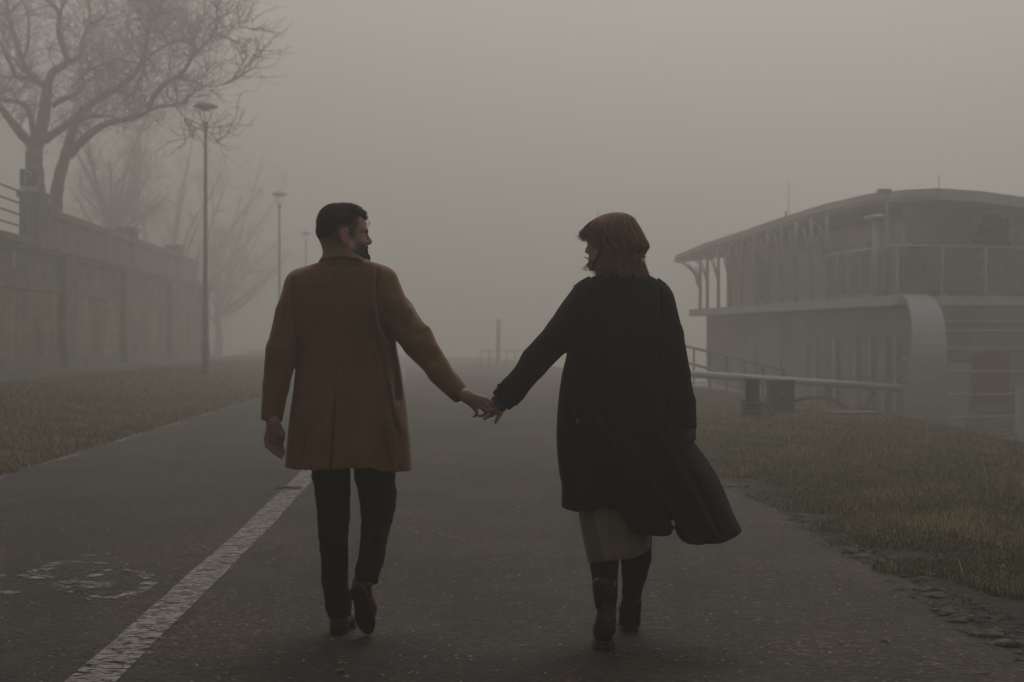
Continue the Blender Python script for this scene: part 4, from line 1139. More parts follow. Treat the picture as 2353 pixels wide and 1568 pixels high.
# hair: dark mass with a lifted fringe, plus fine tufts
def local_pts(o, f, u, p, sc=1.0):
    R = np.array([list(f), list(u.cross(f)), list(u)]); return np.array(o)+(np.array(p)*sc)@R
FH = Field([(PX(728, 5.93)-.01, PX(862, 5.93), .003)], [(5.82, 6.10, .003)], [(PZ(575, 5.93), PZ(460, 5.93)+.01, .003)])
FH.frame(HO, HF, HU)
FH.ell((-.014, 0, .058), (.098, .0775, .086), .01); FH.ell((-.045, 0, .02), (.068, .068, .062), .02)
FH.ell((.047, 0, .104), (.044, .05, .027), .02, axes=[(.95, 0, -.28), (0, 1, 0), (.28, 0, .95)])
FH.ell((.080, -.015, .088), (.014, .030, .015), .015)
# cut away the face, the temples and everything below the hairline
FH.ell((.125, 0, .018), (.066, .12, .062), .008, sub=True)
FH.ell((.055, 0, -.085), (.12, .2, .122), .012, sub=True)
FH.ell((-.03, 0, -.122), (.16, .2, .118), .012, sub=True)
rr_ = np.random.default_rng(9)
def lumps(X, Y, Z): return 0
V, f = FH.mesh(); R = np.array([list(HF), list(HU.cross(HF)), list(HU)]); L = (V-np.array(HO))@R.T
nrm = L/np.linalg.norm(L, axis=1)[:, None]
disp = (fbm(L[:, 0]*.5, L[:, 1], L[:, 2], 190, 4)*.0016+fbm(L[:, 0], L[:, 1], L[:, 2], 75, 5)*.0022*smooth(.05, .1, L[:, 2]))
V = V+(nrm*disp[:, None])@R
gray = np.clip(.012+.012*fbm(L[:, 0]*.6, L[:, 1]*1.4, L[:, 2], 260, 6)+.02*smooth(.0, .09, L[:, 0])*smooth(.06, .1, L[:, 2]), .006, .06)
col = np.stack([gray*1.08, gray*.92, gray*.82], 1)
# tufts
sel = np.nonzero(L[:, 2] > .0)[0]; pick = rr_.choice(sel, 5200); sp = V[pick]; ln = L[pick]
dirs = np.stack([.9+.5*smooth(.02, .08, ln[:, 0]), rr_.normal(0, .4, len(pick)), .05+rr_.normal(0, .25, len(pick))], 1)+nrm[pick]*.40
back = ln[:, 0] < -.02; dirs[back] = nrm[pick][back]*.5+np.array([-.3, 0, -.75])+rr_.normal(0, .2, (back.sum(), 3))
dirs = dirs/np.linalg.norm(dirs, axis=1)[:, None]; length = np.where(ln[:, 2] > .055, rr_.uniform(.003, .009, len(pick)), rr_.uniform(.001, .003, len(pick)))
length = length*np.where((ln[:, 0] > .07) & (ln[:, 2] > .07), 1.5, 1.0)
d = (dirs*length[:, None])@R; wv = np.cross(d, rr_.normal(size=d.shape)); wv = wv/np.linalg.norm(wv, axis=1)[:, None]*.0011
n0 = len(V); tv = np.concatenate([np.stack([sp-wv, sp+wv, sp+d*.6+wv*.7+[0, 0, .001], sp+d*.6-wv*.7+[0, 0, .001], sp+d], 1).reshape(-1, 3)])
b_ = (n0+np.arange(len(pick))*5)[:, None]
q = np.concatenate([b_+[[0, 1, 2, 3]], b_+[[3, 2, 4, 4]]]); 
tri = np.concatenate([f[:, [0, 1, 2]], f[:, [0, 2, 3]], b_+[[0, 1, 2]], b_+[[0, 2, 3]], b_+[[3, 2, 4]]])
tc = np.repeat(np.stack([np.clip(gray[pick]*rr_.uniform(.6, 1.9, len(pick)), .006, .07)]*3, 1)*[1.08, .92, .82], 5, axis=0)
mesh_obj("hair", np.concatenate([V, tv]), tri.astype(np.int32), m_hair, man, True, col=np.concatenate([col, tc]))
# lock of hair falling from the fringe
m = MB()
for k in range(5):
    a = local_pts(HO, HF, HU, (.090+.002*k, -.02+.006*k, .078)); c_ = local_pts(HO, HF, HU, (.106+.002*k, -.018+.006*k, .066)); e_ = local_pts(HO, HF, HU, (.104-.003*k, -.018+.005*k, .044+.003*k))
    m.tube([tuple(a), tuple(c_), tuple(e_)], [.0012, .0009, .0003], 5)
m.build("fringe", plain("dark_hair", (.014, .012, .010), .6), man, True)
# beard
FB = Field([(PX(790, 5.93), PX(862, 5.93), .0028)], [(5.84, 6.10, .0028)], [(PZ(612, 5.93), PZ(555, 5.93), .0028)])
FB.frame(HO, HF, HU)
FB.ell((.087, 0, -.084), (.028, .030, .024), .01)
for sg in (-1, 1):
    FB.cone((.030, .050*sg, -.062), (.082, .020*sg, -.088), .0215, .021, .012); FB.cone((.102, .004*sg, -.0375), (.094, .024*sg, -.046), .0045, .0035, .004)
    FB.cone((.094, .024*sg, -.046), (.092, .022*sg, -.07), .0045, .008, .006)
FB.ell((.085, 0, -.049), (.026, .020, .0125), .005, sub=True)
V, f = FB.mesh(); L = (V-np.array(HO))@R.T; V = V+rr_.normal(0, .0007, V.shape)
bc = np.clip(.015+.006*fbm(L[:, 0], L[:, 1], L[:, 2], 300, 8), .006, .03); mesh_obj("beard", V, f.astype(np.int32), m_hair, man, True, col=np.stack([bc*1.2, bc*.85, bc*.65], 1))

# ---- brown coat
coatrows = [(592, 752, 832, .07, .08, 5.955), (600, 742, 850, .085, .095, 5.96), (606, 724, 870, .09, .10, 5.96), (613, 702, 890, .10, .10, 5.965), (622, 682, 903, .11, .11, 5.97), (634, 668, 912, .115, .12, 5.975), (655, 664, 914, .12, .13, 5.98),
            (700, 668, 908, .125, .135, 5.98), (760, 675, 905, .125, .13, 5.985), (800, 679, 909, .125, .125, 5.985), (850, 676, 918, .13, .125, 5.985), (900, 670, 926, .135, .135, 5.985), (950, 663, 934, .145, .145, 5.985),
            (1000, 657, 939, .15, .155, 5.985), (1050, 653, 942, .16, .16, 5.985), (1098, 652, 944, .165, .165, 5.985)]
tb = table(coatrows, MD)
vx = PX(766, 5.84)
def vent_x(Z): return np.interp(Z, [PZ(1080, 5.84), PZ(905, 5.84), PZ(600, 5.84)], [PX(760, 5.84), PX(771, 5.84), PX(765, 5.84)])
def coat_disp(X, Y, Z, cx, hw):
    back = smooth(5.98, 5.92, Y); x = X; z = Z; s = PX
    px_ = X/5.84*F+CX; py_ = CY-(Z-CAMZ)/5.84*F
    g = 0.0*X*Z
    vX = vent_x(Z)
    g = g-.0010*np.exp(-((x-vX)/.004)**2)                             # centre seam
    ven = smooth(905, 950, py_)
    g = g-.010*ven*np.exp(-((x-vX)/.0065)**2)-.007*ven*smooth(.0, .05, x-vX)*smooth(.12, .05, x-vX)+.004*ven*smooth(0, -.03, x-vX)
    # long soft folds
    def fold(pts, w, a):
        ys_ = [q[1] for q in pts]; xs_ = [q[0] for q in pts]
        cxp = np.interp(py_, ys_, xs_); m = smooth(ys_[0]-10, ys_[0]+40, py_)*(1-smooth(ys_[-1]-30, ys_[-1]+10, py_))
        return a*m*np.exp(-((px_-cxp)/w)**2)
    g = g+fold([(862, 660), (870, 760), (885, 840), (905, 930), (925, 1000)], 10, .014)
    g = g-fold([(872, 650), (883, 760), (898, 850), (918, 930)], 9, .016)
    g = g+fold([(880, 930), (900, 1000), (912, 1085)], 9, .012)-fold([(870, 960), (885, 1030), (893, 1085)], 9, .008)
    g = g+fold([(742, 960), (728, 1020), (712, 1085)], 12, .010)-fold([(725, 930), (705, 1000), (692, 1085)], 10, .006)
    g = g+fold([(815, 1000), (828, 1085)], 12, .007)+fold([(700, 640), (690, 720), (688, 800)], 12, .008)
    g = g+fold([(842, 640), (838, 760), (840, 900)], 14, .004)
    g = g-.016*np.exp(-((px_-912)/3.2)**2)*smooth(835, 850, py_)*(1-smooth(915, 930, py_))      # pocket opening
    g = g+.006*np.exp(-((px_-921)/4)**2)*smooth(825, 850, py_)*(1-smooth(930, 950, py_))
    g = g+.0034*fbm(X, Y, Z*.45, 17, 33)+.0016*fbm(X, Y, Z*.7, 48, 34)
    return .003*fbm(X*.2, Y, Z, 11, 35), 1.7*g*back
def man_hem(X, Y, Z):
    px_ = X/5.84*F+CX
    hy = np.interp(px_, [640, 652, 700, 780, 850, 885, 905, 950], [1080, 1078, 1083, 1078, 1076, 1086, 1088, 1087])
    return (CAMZ-(hy-CY)/F*5.84-(.0)*(Y-5.84))-Z
FC = Field([(PX(596, 5.88), PX(1088, 5.84), .0048), (PX(752, 5.84), PX(778, 5.84), .0022), (PX(904, 5.84), PX(924, 5.84), .003)], [(5.74, 6.22, .0052)], [(PZ(1105, 5.84), PZ(560, 5.95), .0048)])
section_body(FC, tb, 2.5, .02, coat_disp, zlo=PZ(1098, MD), zhi=tb[-1, 0], cut=man_hem)
def sleeve(F_, pts, rad, k, amp, seed, fr=70, creases=()):
    n = len(pts)
    for i in range(n-1):
        a, b_ = np.array(pts[i]), np.array(pts[i+1]); ra, rb = rad[i], rad[i+1]; ba = b_-a; L2 = float(ba@ba); Rm = max(ra, rb)+.02
        last = i == n-2
        def fn(X, Y, Z):
            tr = ((X-a[0])*ba[0]+(Y-a[1])*ba[1]+(Z-a[2])*ba[2])/L2; t_ = np.clip(tr, 0, 1)
            d = np.sqrt((X-a[0]-t_*ba[0])**2+(Y-a[1]-t_*ba[1])**2+(Z-a[2]-t_*ba[2])**2)-(ra+(rb-ra)*t_)
            d = d+amp*fbm(X, Y, Z, fr, seed)*.5
            for (c, w_, h) in creases:
                dd = np.sqrt((X-c[0])**2+(Y-c[1])**2+(Z-c[2])**2); d = d-h*np.exp(-(dd/w_)**2)
            if last: d = np.maximum(d, (tr-1)*math.sqrt(L2))
            return d
        F_.op(np.minimum(a, b_)-Rm, np.maximum(a, b_)+Rm, fn, k if i == 0 else .012)
pL = [P(693, 662, 5.955), P(672, 720, 5.93), P(648, 805, 5.92), P(634, 890, 5.90), P(625.5, 968, 5.875)]
sleeve(FC, pL, [.074, .066, .063, .056, .044], .03, .007, 41, 46, [(P(655, 690, 5.88), .02, .006), (P(672, 735, 5.87), .022, .007), (P(628, 800, 5.9), .03, .005)])
pR = [P(872, 664, 5.955), P(906, 715, 5.945), P(958, 785, 5.925), P(1010, 852, 5.895), P(1063, 911, 5.855)]
sleeve(FC, pR, [.080, .076, .064, .053, .0395], .03, .007, 42, 46, [(P(948, 714, 5.90), .022, .012), (P(925, 745, 5.87), .028, -.012), (P(987, 750, 5.90), .024, .012), (P(962, 764, 5.86), .02, -.010), (P(905, 690, 5.86), .03, .009), (P(1005, 800, 5.87), .02, .007), (P(995, 830, 5.85), .02, -.006)])
def groove(F_, pts, w, a, yfront=5.96, D=5.85, skew=0.0):
    xs_ = [q[0] for q in pts]; ys_ = [q[1] for q in pts]
    q = F_._sub((PX(min(xs_)-6*w, D), -9, PZ(max(ys_)+20, D)), (PX(max(xs_)+6*w, D), yfront, PZ(min(ys_)-20, D)))
    sl, X, Y, Z = q; px_ = X/D*F+CX; py_ = CY-(Z-CAMZ)/D*F; c = np.interp(py_, ys_, xs_)
    m = smooth(ys_[0]-12, ys_[0]+12, py_)*(1-smooth(ys_[-1]-12, ys_[-1]+12, py_))*smooth(yfront, yfront-.03, Y)
    u = (px_-c)/w
    F_.v[sl] = F_.v[sl]+(a*m*(np.exp(-u**2)-skew*np.exp(-(u+2.2)**2))).astype(np.float32)
# armhole seams, vent and the deep pocket fold
groove(FC, [(867, 622), (864, 660), (866, 700), (872, 745), (890, 785)], 3.6, .013, skew=.8)
groove(FC, [(671, 640), (669, 690), (674, 745), (679, 790)], 3.2, .010, skew=-.0)
groove(FC, [(772, 915), (768, 980), (763, 1040), (760, 1085)], 1.3, .008, D=5.83)
groove(FC, [(765, 610), (766, 760), (771, 900)], 1.5, .0012, D=5.84)
groove(FC, [(909, 840), (906, 880), (908, 925)], 3.2, .020, D=5.88)
groove(FC, [(872, 800), (886, 870), (900, 940), (908, 990)], 4.5, .010, D=5.86, skew=.9)
groove(FC, [(893, 980), (905, 1030), (918, 1088)], 5, .004, D=5.86, skew=.9)
groove(FC, [(868, 985), (880, 1040), (889, 1088)], 6, .004, D=5.85, skew=.8)
groove(FC, [(735, 960), (722, 1010), (708, 1085)], 7, .007, D=5.85, skew=-.7)
groove(FC, [(950, 700), (953, 728), (948, 752)], 4, .008, D=5.86); groove(FC, [(985, 745), (968, 768), (950, 782)][::1], 5, .0, D=5.86)
groove(FC, [(655, 700), (650, 740), (662, 775)], 4, .006, D=5.86)
# hollow cuffs and hem
FC.cone(P(625.5, 985, 5.872), P(627, 950, 5.875), .034, .032, .002, sub=True); FC.cone(P(1070, 918, 5.85), P(1052, 899, 5.858), .0285, .027, .002, sub=True)
def hollow(X, Y, Z):
    zz = Z.ravel(); g = lambda c: np.interp(zz, tb[:, 0], tb[:, c])[None, None, :]
    xl, xr = g(1), g(2); cx = (xl+xr)/2; hw = (xr-xl)/2-.035; q = (np.abs((X-cx)/hw)**2.2+np.abs((Y-6.0)/.105)**2.2)**(1/2.2)
    return np.maximum((q-1)*.105, Z-PZ(1050, MD))
FC.op((PX(640, MD), 5.8, PZ(1110, MD)), (PX(955, MD), 6.2, PZ(1010, MD)), hollow, .004, True)
# sculpt the sleeve/back seam so the arms read apart from the back
coat = FC.build("coat", m_camel, man)
# collar
FK = Field([(PX(722, 5.9), PX(858, 5.9), .0035)], [(5.83, 6.08, .0035)], [(PZ(612, 5.9), PZ(566, 5.93), .0035)])
crow = [(566, 750, 805, .062, .078, 5.955), (574, 746, 814, .065, .082, 5.955), (582, 743, 826, .072, .088, 5.955), (590, 738, 838, .080, .095, 5.955), (598, 732, 847, .088, .103, 5.955), (612, 726, 856, .09, .108, 5.955)]
ct = table(crow, 5.93)
def kcut(X, Y, Z):
    px_ = X/5.86*F+CX; hy = np.interp(px_, [728, 760, 790, 815, 850], [600, 592, 590.5, 594, 604]); ty = np.interp(px_, [750, 765, 790, 805, 850], [574, 571.5, 572, 577, 600])
    return np.maximum((CAMZ-(hy-CY)/F*5.86)-Z, np.where(Y < 5.95, Z-(CAMZ-(ty-CY)/F*5.86), Z-PZ(578, 5.95)))
section_body(FK, ct, 2.2, .0, None, zlo=PZ(612, 5.93), cut=kcut)
FK.frame(); FK.cone(P(780, 560, 5.965), P(783, 600, 5.975), .058, .064, .003, sub=True)
FK.build("collar", m_camel, coat)
m = MB(); m.tube([P(734, 602, 5.885), P(745, 597.5, 5.868), P(770, 594, 5.855), P(795, 593.5, 5.855), P(820, 598, 5.866), P(838, 603, 5.882)], .0022, 5); m.build("collar_seam", m_camel_dark, coat)

# ---- trousers
FT = Field([(PX(700, 5.95), PX(930, 5.95), .005)], [(5.72, 6.22, .0055)], [(PZ(1465, 5.9), PZ(960, 5.95), .005)])
FT.ell(P(797, 985, 5.99), (.150, .11, .10), .02)
def leg(F_, rows, k=.02, seed=1, amp=.004):
    # rows: (y, xl, xr, depth)
    for i in range(len(rows)-1):
        a, b_ = rows[i], rows[i+1]
        pa = np.array(P((a[1]+a[2])/2, a[0], a[3])); pb = np.array(P((b_[1]+b_[2])/2, b_[0], b_[3])); ra = (a[2]-a[1])/2/F*a[3]; rb = (b_[2]-b_[1])/2/F*b_[3]
        ba = pb-pa; L2 = float(ba@ba); Rm = max(ra, rb)
        first, last = i == 0, i == len(rows)-2
        def fn(X, Y, Z):
            tr = ((X-pa[0])*ba[0]+(Y-pa[1])*ba[1]+(Z-pa[2])*ba[2])/L2; t_ = np.clip(tr, 0, 1)
            d = np.sqrt((X-pa[0]-t_*ba[0])**2+(Y-pa[1]-t_*ba[1])**2+(Z-pa[2]-t_*ba[2])**2)-(ra+(rb-ra)*t_)+amp*.55*fbm(X, Y, Z*1.3, 34, seed)+amp*.30*fbm(X*.8, Y*.8, Z*1.6, 95, seed+7)-.3*amp
            if last: d = np.maximum(d, (tr-1)*math.sqrt(L2))
            return d
        F_.op(np.minimum(pa, pb)-Rm-.01, np.maximum(pa, pb)+Rm+.01, fn, k)
leg(FT, [(1010, 712, 806, 5.99), (1090, 718, 803, 5.99), (1130, 725, 804, 5.99), (1186, 730, 802, 6.0), (1260, 735, 798, 6.0), (1330, 741, 800, 5.99), (1390, 750, 806, 5.975), (1420, 757, 808, 5.965)], .008, 51)
leg(FT, [(1010, 808, 905, 5.99), (1090, 814, 908, 6.0), (1135, 824, 911, 6.02), (1160, 828, 908, 6.03), (1190, 831, 902, 6.02), (1240, 829, 889, 5.97), (1285, 823, 880, 5.92), (1312, 817, 872, 5.88), (1340, 819, 868, 5.862)], .008, 52)
FT.build("trousers", m_trouser, man)

# ---- shoes
def shoe_planted(root):
    S_ = Field([(PX(745, 5.9), PX(835, 5.9), .0035)], [(5.86, 6.24, .004)], [(-.01, .16, .0035)])
    a = P(779, 1450, 5.962); f_ = Vector((.17, .98, 0))
    S_.frame((a[0], 5.962, 0.0), f_)
    S_.ell((.0, 0, .055), (.040, .034, .06), .01); S_.cone((.0, 0, .05), (.12, 0, .045), .036, .036, .02); S_.cone((.10, 0, .035), (.19, .005, .028), .040, .028, .02)
    S_.cone((0.003, 0, .07), (.006, 0, .10), .034, .030, .01)
    S_.frame(); S_.op((-9, 5, -.1), (9, 7, .004), lambda X, Y, Z: (Z-.010)+0*X+0*Y, 0, True)
    sh_ = S_.build("shoe", m_brownshoe, root)
    q = MB(); pts = []
    for k in range(28):
        an = 2*math.pi*k/28; l = math.cos(an); w_ = math.sin(an)
        L_ = .075+l*.130; W_ = w_*(.037 if l < -.2 else (.044 if l > .2 else .034)); Rm = Vector((.17, .98, 0)).normalized(); sd = Vector((-Rm.y, Rm.x, 0))
        p_ = Vector((a[0], 5.962, 0.0))+Rm*L_+sd*W_; pts.append((p_.x, p_.y, .001))
    q.prism(pts, (0, 0, .013)); q.build("sole", m_sole, sh_)
    q = MB(); pts = []
    for k in range(20):
        an = 2*math.pi*k/20; Rm = Vector((.17, .98, 0)).normalized(); sd = Vector((-Rm.y, Rm.x, 0)); p_ = Vector((a[0], 5.962, 0))+Rm*(-.005+.042*math.cos(an)*(1 if math.cos(an) < 0 else .8))+sd*.038*math.sin(an); pts.append((p_.x, p_.y, .002))
    q.prism(pts, (0, 0, .030)); q.build("heel", m_sole, sh_)
shoe_planted(man)
def shoe_raised(root):
    # rear foot on its toe: sole turned to the camera
    heel = Vector(P(823, 1346, 5.815)); toe = Vector(P(846, 1452, 5.905)); ax = (toe-heel).normalized()
    out_ = Vector((-.10, -.93, -.33)); out_ = (out_-ax*out_.dot(ax)).normalized()        # sole normal
    sd = ax.cross(out_); L_ = (toe-heel).length
    S_ = Field([(heel.x-.09, toe.x+.09, .0035)], [(5.74, 6.02, .0038)], [(-.01, heel.z+.14, .0035)])
    S_.frame(tuple(heel), ax, tuple(-out_))
    S_.ell((.035, 0, .058), (.042, .034, .05), .015); S_.cone((.03, 0, .044), (.15, 0, .046), .034, .040, .02); S_.cone((.14, 0, .044), (L_-.028, 0, .030), .040, .024, .02)
    S_.cone((.025, 0, .07), (.02, 0, .115), .036, .036, .015)
    sh_ = S_.build("shoe", m_brownshoe, root)
    q = MB(); pts = []
    for k in range(32):
        an = 2*math.pi*k/32; l = math.cos(an); L2 = L_/2+l*(L_/2+.012); w0 = np.interp(L2, [-.02, .03, .09, .17, .22, L_+.02], [.034, .037, .033, .045, .044, .036]); W_ = math.copysign(abs(math.sin(an))**.8, math.sin(an))*w0
        p_ = heel+ax*L2+sd*W_+out_*.004; pts.append(tuple(p_))
    q.prism(pts, tuple(-out_*.012)); q.build("sole", m_sole, sh_)
    q = MB(); pts = []
    for k in range(22):
        an = 2*math.pi*k/22; l = math.cos(an); p_ = heel+ax*(.028+l*(.040 if l < 0 else .034))+sd*.0365*math.sin(an)+out_*.006; pts.append(tuple(p_))
    q.prism(pts, tuple(out_*.022)); q.build("heel", m_sole, sh_)
    q = MB(); c0 = heel+ax*.10-out_*.075+sd*.03
    for s2 in (-1, 1): q.tube([tuple(c0), tuple(c0+Vector((.015, -.01, .012*s2))), tuple(c0+Vector((.03, -.01, .004*s2-.004)))], .0018, 5)
    q.build("lace", m_sole, sh_)
shoe_raised(man)
# ------------------------------------------------------------------ the woman
WD = 5.83
woman = empty("person", (PX(1425, WD), WD, 0.0), "woman with wavy auburn hair in long black trench coat, satin skirt and black boots", "person")
WF = Vector((-math.cos(math.radians(30)), math.sin(math.radians(30)), -.10)).normalized(); WU = Vector((0, 0, 1)); WU = (WU-WF*WU.dot(WF)).normalized()
WO = P(1399, 562, 5.85)
def h9(x, y, dd=0.0): return h7(x, y, dd)
FW = Field([(-.22, .95, .013), (PX(1060, HD), PX(1185, HD), .0026), (PX(1338, 5.8), PX(1480, 5.8), .003), (PX(1560, 5.8), PX(1605, 5.8), .003)],
           [(5.55, 6.2, .013), (5.74, 5.98, .003)], [(-.01, 1.78, .013), (PZ(1062, 5.82), PZ(895, HD), .0026), (PZ(625, 5.8), PZ(490, 5.8), .003)])
FW.frame(WO, WF, WU, .91); head(FW)
FW.cone((-.028, 0, -.02), (-.045, 0, -.09), .048, .046, .03)
FW.frame()
FW.cone(P(1420, 605, 5.86), P(1428, 660, 5.88), .046, .055, .03); FW.ell(P(1432, 725, 5.87), (.12, .075, .11), .05); FW.ell(P(1435, 830, 5.86), (.105, .08, .17), .05); FW.ell(P(1435, 960, 5.86), (.14, .10, .13), .05)
FW.chain([P(1352, 690, 5.86), P(1290, 760, 5.86), P(1225, 835, 5.855), P(1165, 905, 5.85), h7(1420, 890, .012)], [.045, .040, .034, .025, .021], .015)
FW.chain([P(1505, 705, 5.87), P(1538, 775, 5.855), P(1557, 855, 5.835), P(1573, 925, 5.82), P(1582, 985, 5.805)], [.045, .038, .034, .028, .020], .015)
FW.chain([P(1405, 980, 5.86), P(1388, 1210, 5.83), P(1389, 1300, 5.795), P(1391, 1350, 5.73), P(1392, 1410, 5.69), P(1390, 1450, 5.675), P(1390, 1475, 5.78)], [.075, .05, .042, .036, .026, .024, .014], .015)
FW.chain([P(1465, 980, 5.86), P(1460, 1210, 5.885), P(1460, 1290, 5.925), P(1452, 1360, 5.99), P(1449, 1415, 6.01), P(1449, 1428, 6.12)], [.075, .05, .038, .028, .022, .014], .015)
# her left hand, fingers hooked through his
for kx, ky, dd in ((1235, 900, .034), (1230, 960, .034), (1250, 1020, .030), (1330, 1070, .020)): FW.cone(h7(1420, 900, .014), h7(kx, ky, dd), .019, .0105, .010)
FW.chain([h7(1235, 930, .032), h7(1150, 990, .026), h7(1092, 1022, .008), h7(1160, 1010, -.012), h7(1262, 985, -.017)], [.0095, .0088, .0080, .0072, .0058], .003)
FW.chain([h7(1240, 980, .032), h7(1200, 1080, .024), h7(1190, 1120, .006), h7(1270, 1060, -.011), h7(1350, 965, -.015)], [.0095, .0090, .0082, .0072, .0056], .003)
FW.chain([h7(1260, 1030, .028), h7(1160, 1110, .022), h7(1085, 1150, .014), h7(1004, 1212, .004)], [.0095, .0088, .0078, .0062], .003)
FW.chain([h7(1400, 1030, .006), h7(1385, 1085, .0), h7(1318, 1195, -.004), h7(1272, 1293, -.002)], [.0100, .0086, .0078, .0064], .003)
FW.chain([h7(1360, 860, .028), h7(1220, 820, .044), h7(1100, 800, .056)], [.0125, .0100, .0080], .006)
# her right hand, half drawn into the knitted cuff
w0 = P(1584, 1000, 5.80)
for k, (dx, dd) in enumerate(((-14, .03), (-7, .012), (0, -.002), (6, -.014))):
    FW.chain([P(1583, 1000, 5.80), P(1584+dx*.6, 1010, 5.81+dd*.7), P(1583+dx, 1019, 5.83+dd*.6+.02), P(1581+dx, 1014, 5.85+dd*.6+.03)], [.016, .0095, .008, .0065], .004)
FW.chain([P(1578, 1000, 5.815), P(1574, 1010, 5.84), P(1577, 1016, 5.86)], [.014, .0105, .0085], .005)
def woman_tone(V):
    R = np.array([list(WF), list(WU.cross(WF)), list(WU)]); L = (V-np.array(WO))@R.T/.91; f, s_, u = L[:, 0], L[:, 1], L[:, 2]
    c = np.tile(np.array([.42, .255, .195]), (len(V), 1))
    near = V[:, 2] > 1.4
    lips = near & (f > .090) & (np.abs(u+.05) < .011) & (np.abs(s_) < .024); c[lips] = (.26, .09, .075)
    brow = near & (f > .066) & (u > .025) & (u < .036) & (np.abs(s_) > .012) & (np.abs(s_) < .05); c[brow] = (.09, .05, .03)
    c[V[:, 2] < 1.1] = (.36, .18, .13)
    return c
FW.build("body", m_skin, woman, woman_tone)
eyes(woman, WO, WF, WU, .91)
for a, n_, r_ in ((h7(1236, 990, -.0225), h7(1262, 984, -.0215), .0052), (h7(1330, 985, -.0205), h7(1354, 958, -.019), .0050)):
    m = MB(); m.tube([a, tuple((Vector(a)+Vector(n_))/2+Vector((0, -.001, 0))), n_], [r_*.8, r_, r_*.6], 10); m.build("fingernail", m_nail, woman, True)
m = MB(); a, b2 = Vector(h7(1400, 1052, .002)), Vector(h7(1376, 1092, -.001)); d = (b2-a).normalized()
for k in range(1): m.tube([tuple(a.lerp(b2, .35)), tuple(a.lerp(b2, .62))], .0102, 16)
m.build("ring", m_gold, woman, True)

# ---- trench coat
wrows = [(628, 1383, 1478, .06, .07, 5.845), (634, 1366, 1496, .08, .085, 5.85), (641, 1351, 1509, .09, .095, 5.855), (650, 1338, 1524, .10, .105, 5.86), (660, 1328, 1534, .105, .11, 5.86), (675, 1322, 1543, .11, .12, 5.865), (700, 1319, 1545, .115, .13, 5.87),
         (760, 1311, 1545, .12, .135, 5.87), (820, 1302, 1548, .12, .13, 5.87), (860, 1292, 1552, .12, .13, 5.87), (900, 1286, 1558, .13, .14, 5.87), (950, 1281, 1566, .14, .15, 5.865), (1000, 1279, 1584, .15, .155, 5.86),
         (1030, 1280, 1607, .155, .16, 5.86), (1060, 1282, 1629, .16, .165, 5.86), (1090, 1286, 1648, .16, .17, 5.855), (1120, 1292, 1662, .16, .17, 5.85), (1150, 1291, 1675, .16, .17, 5.845), (1180, 1290, 1686, .16, .17, 5.84), (1216, 1290, 1704, .16, .17, 5.83), (1262, 1291, 1722, .16, .17, 5.82)]
wt = table(wrows, WD)
def w_disp(X, Y, Z, cx, hw):
    back = smooth(5.88, 5.80, Y); px_ = X/5.7*F+CX; py_ = CY-(Z-CAMZ)/5.7*F; g = 0.0*X*Z
    low = smooth(900, 1080, py_)
    u = (px_-1430-.62*(py_-900)*smooth(880, 1000, py_))        # sweeping folds that fan out to the lower right
    g = g+low*(.012*np.sin(u*.047)+.005*np.sin(u*.10+1.0))
    g = g+.004*fbm(X, Y, Z, 12, 61)+.0016*fbm(X, Y, Z, 40, 62)
    # storm flap edge and centre pleat
    hy = 806-.05*np.abs(px_-1450)
    g = g+.010*smooth(hy+2, hy-4, py_)*smooth(1380, 1410, px_)*(1-smooth(1500, 1525, px_))*smooth(640, 700, py_)
    g = g-.007*np.exp(-((px_-1449)/2.2)**2)*smooth(640, 660, py_)*(1-smooth(795, 812, py_))
    return 0*X*Z, 1.3*g*back
def w_hem(X, Y, Z):
    Dm = 5.69+.14*smooth(1560, 1690, X/5.75*F+CX); px_ = X/Dm*F+CX
    hy = np.interp(px_, [1280, 1290, 1325, 1355, 1385, 1418, 1436, 1452, 1466, 1500, 1530, 1541, 1549, 1556, 1563, 1578, 1605, 1650, 1699, 1730], [1175, 1176, 1181, 1177, 1162, 1170, 1195, 1224, 1230, 1230, 1230, 1226, 1207, 1222, 1238, 1248, 1250, 1239, 1219, 1206])
    zc_ = (CAMZ-(hy-CY)/F*Dm)
    # the front of the coat hangs a little higher, so the skirt shows only below the back hem
    return zc_+.05*smooth(5.84, 6.00, Y)-Z
FWc = Field([(PX(1100, 5.8), PX(1735, 5.8), .0052)], [(5.63, 6.06, .0055)], [(PZ(1275, 5.7), PZ(600, 5.85), .0052)])
section_body(FWc, wt, 2.35, .02, w_disp, zlo=PZ(1262, WD), cut=w_hem)
sleeve(FWc, [P(1352, 692, 5.865), P(1290, 765, 5.86), P(1225, 838, 5.855), P(1180, 895, 5.85), P(1151, 923.5, 5.848)], [.082, .068, .058, .053, .047], .02, .004, 71, 40, [(P(1205, 800, 5.83), .03, .006), (P(1185, 848, 5.82), .02, -.007), (P(1258, 790, 5.8), .03, .006)])
sleeve(FWc, [P(1515, 700, 5.86), P(1538, 770, 5.85), P(1558, 860, 5.83), P(1573, 925, 5.82), P(1580, 987, 5.81)], [.066, .058, .050, .045, .038], .02, .004, 72, 40, [(P(1540, 800, 5.78), .03, .006)])
groove(FWc, [(1345, 650), (1352, 700), (1330, 770), (1306, 815)], 3.5, .009, 5.88, 5.72)
groove(FWc, [(1520, 655), (1522, 720), (1520, 790), (1530, 900), (1548, 985)], 3.5, .011, 5.88, 5.72)
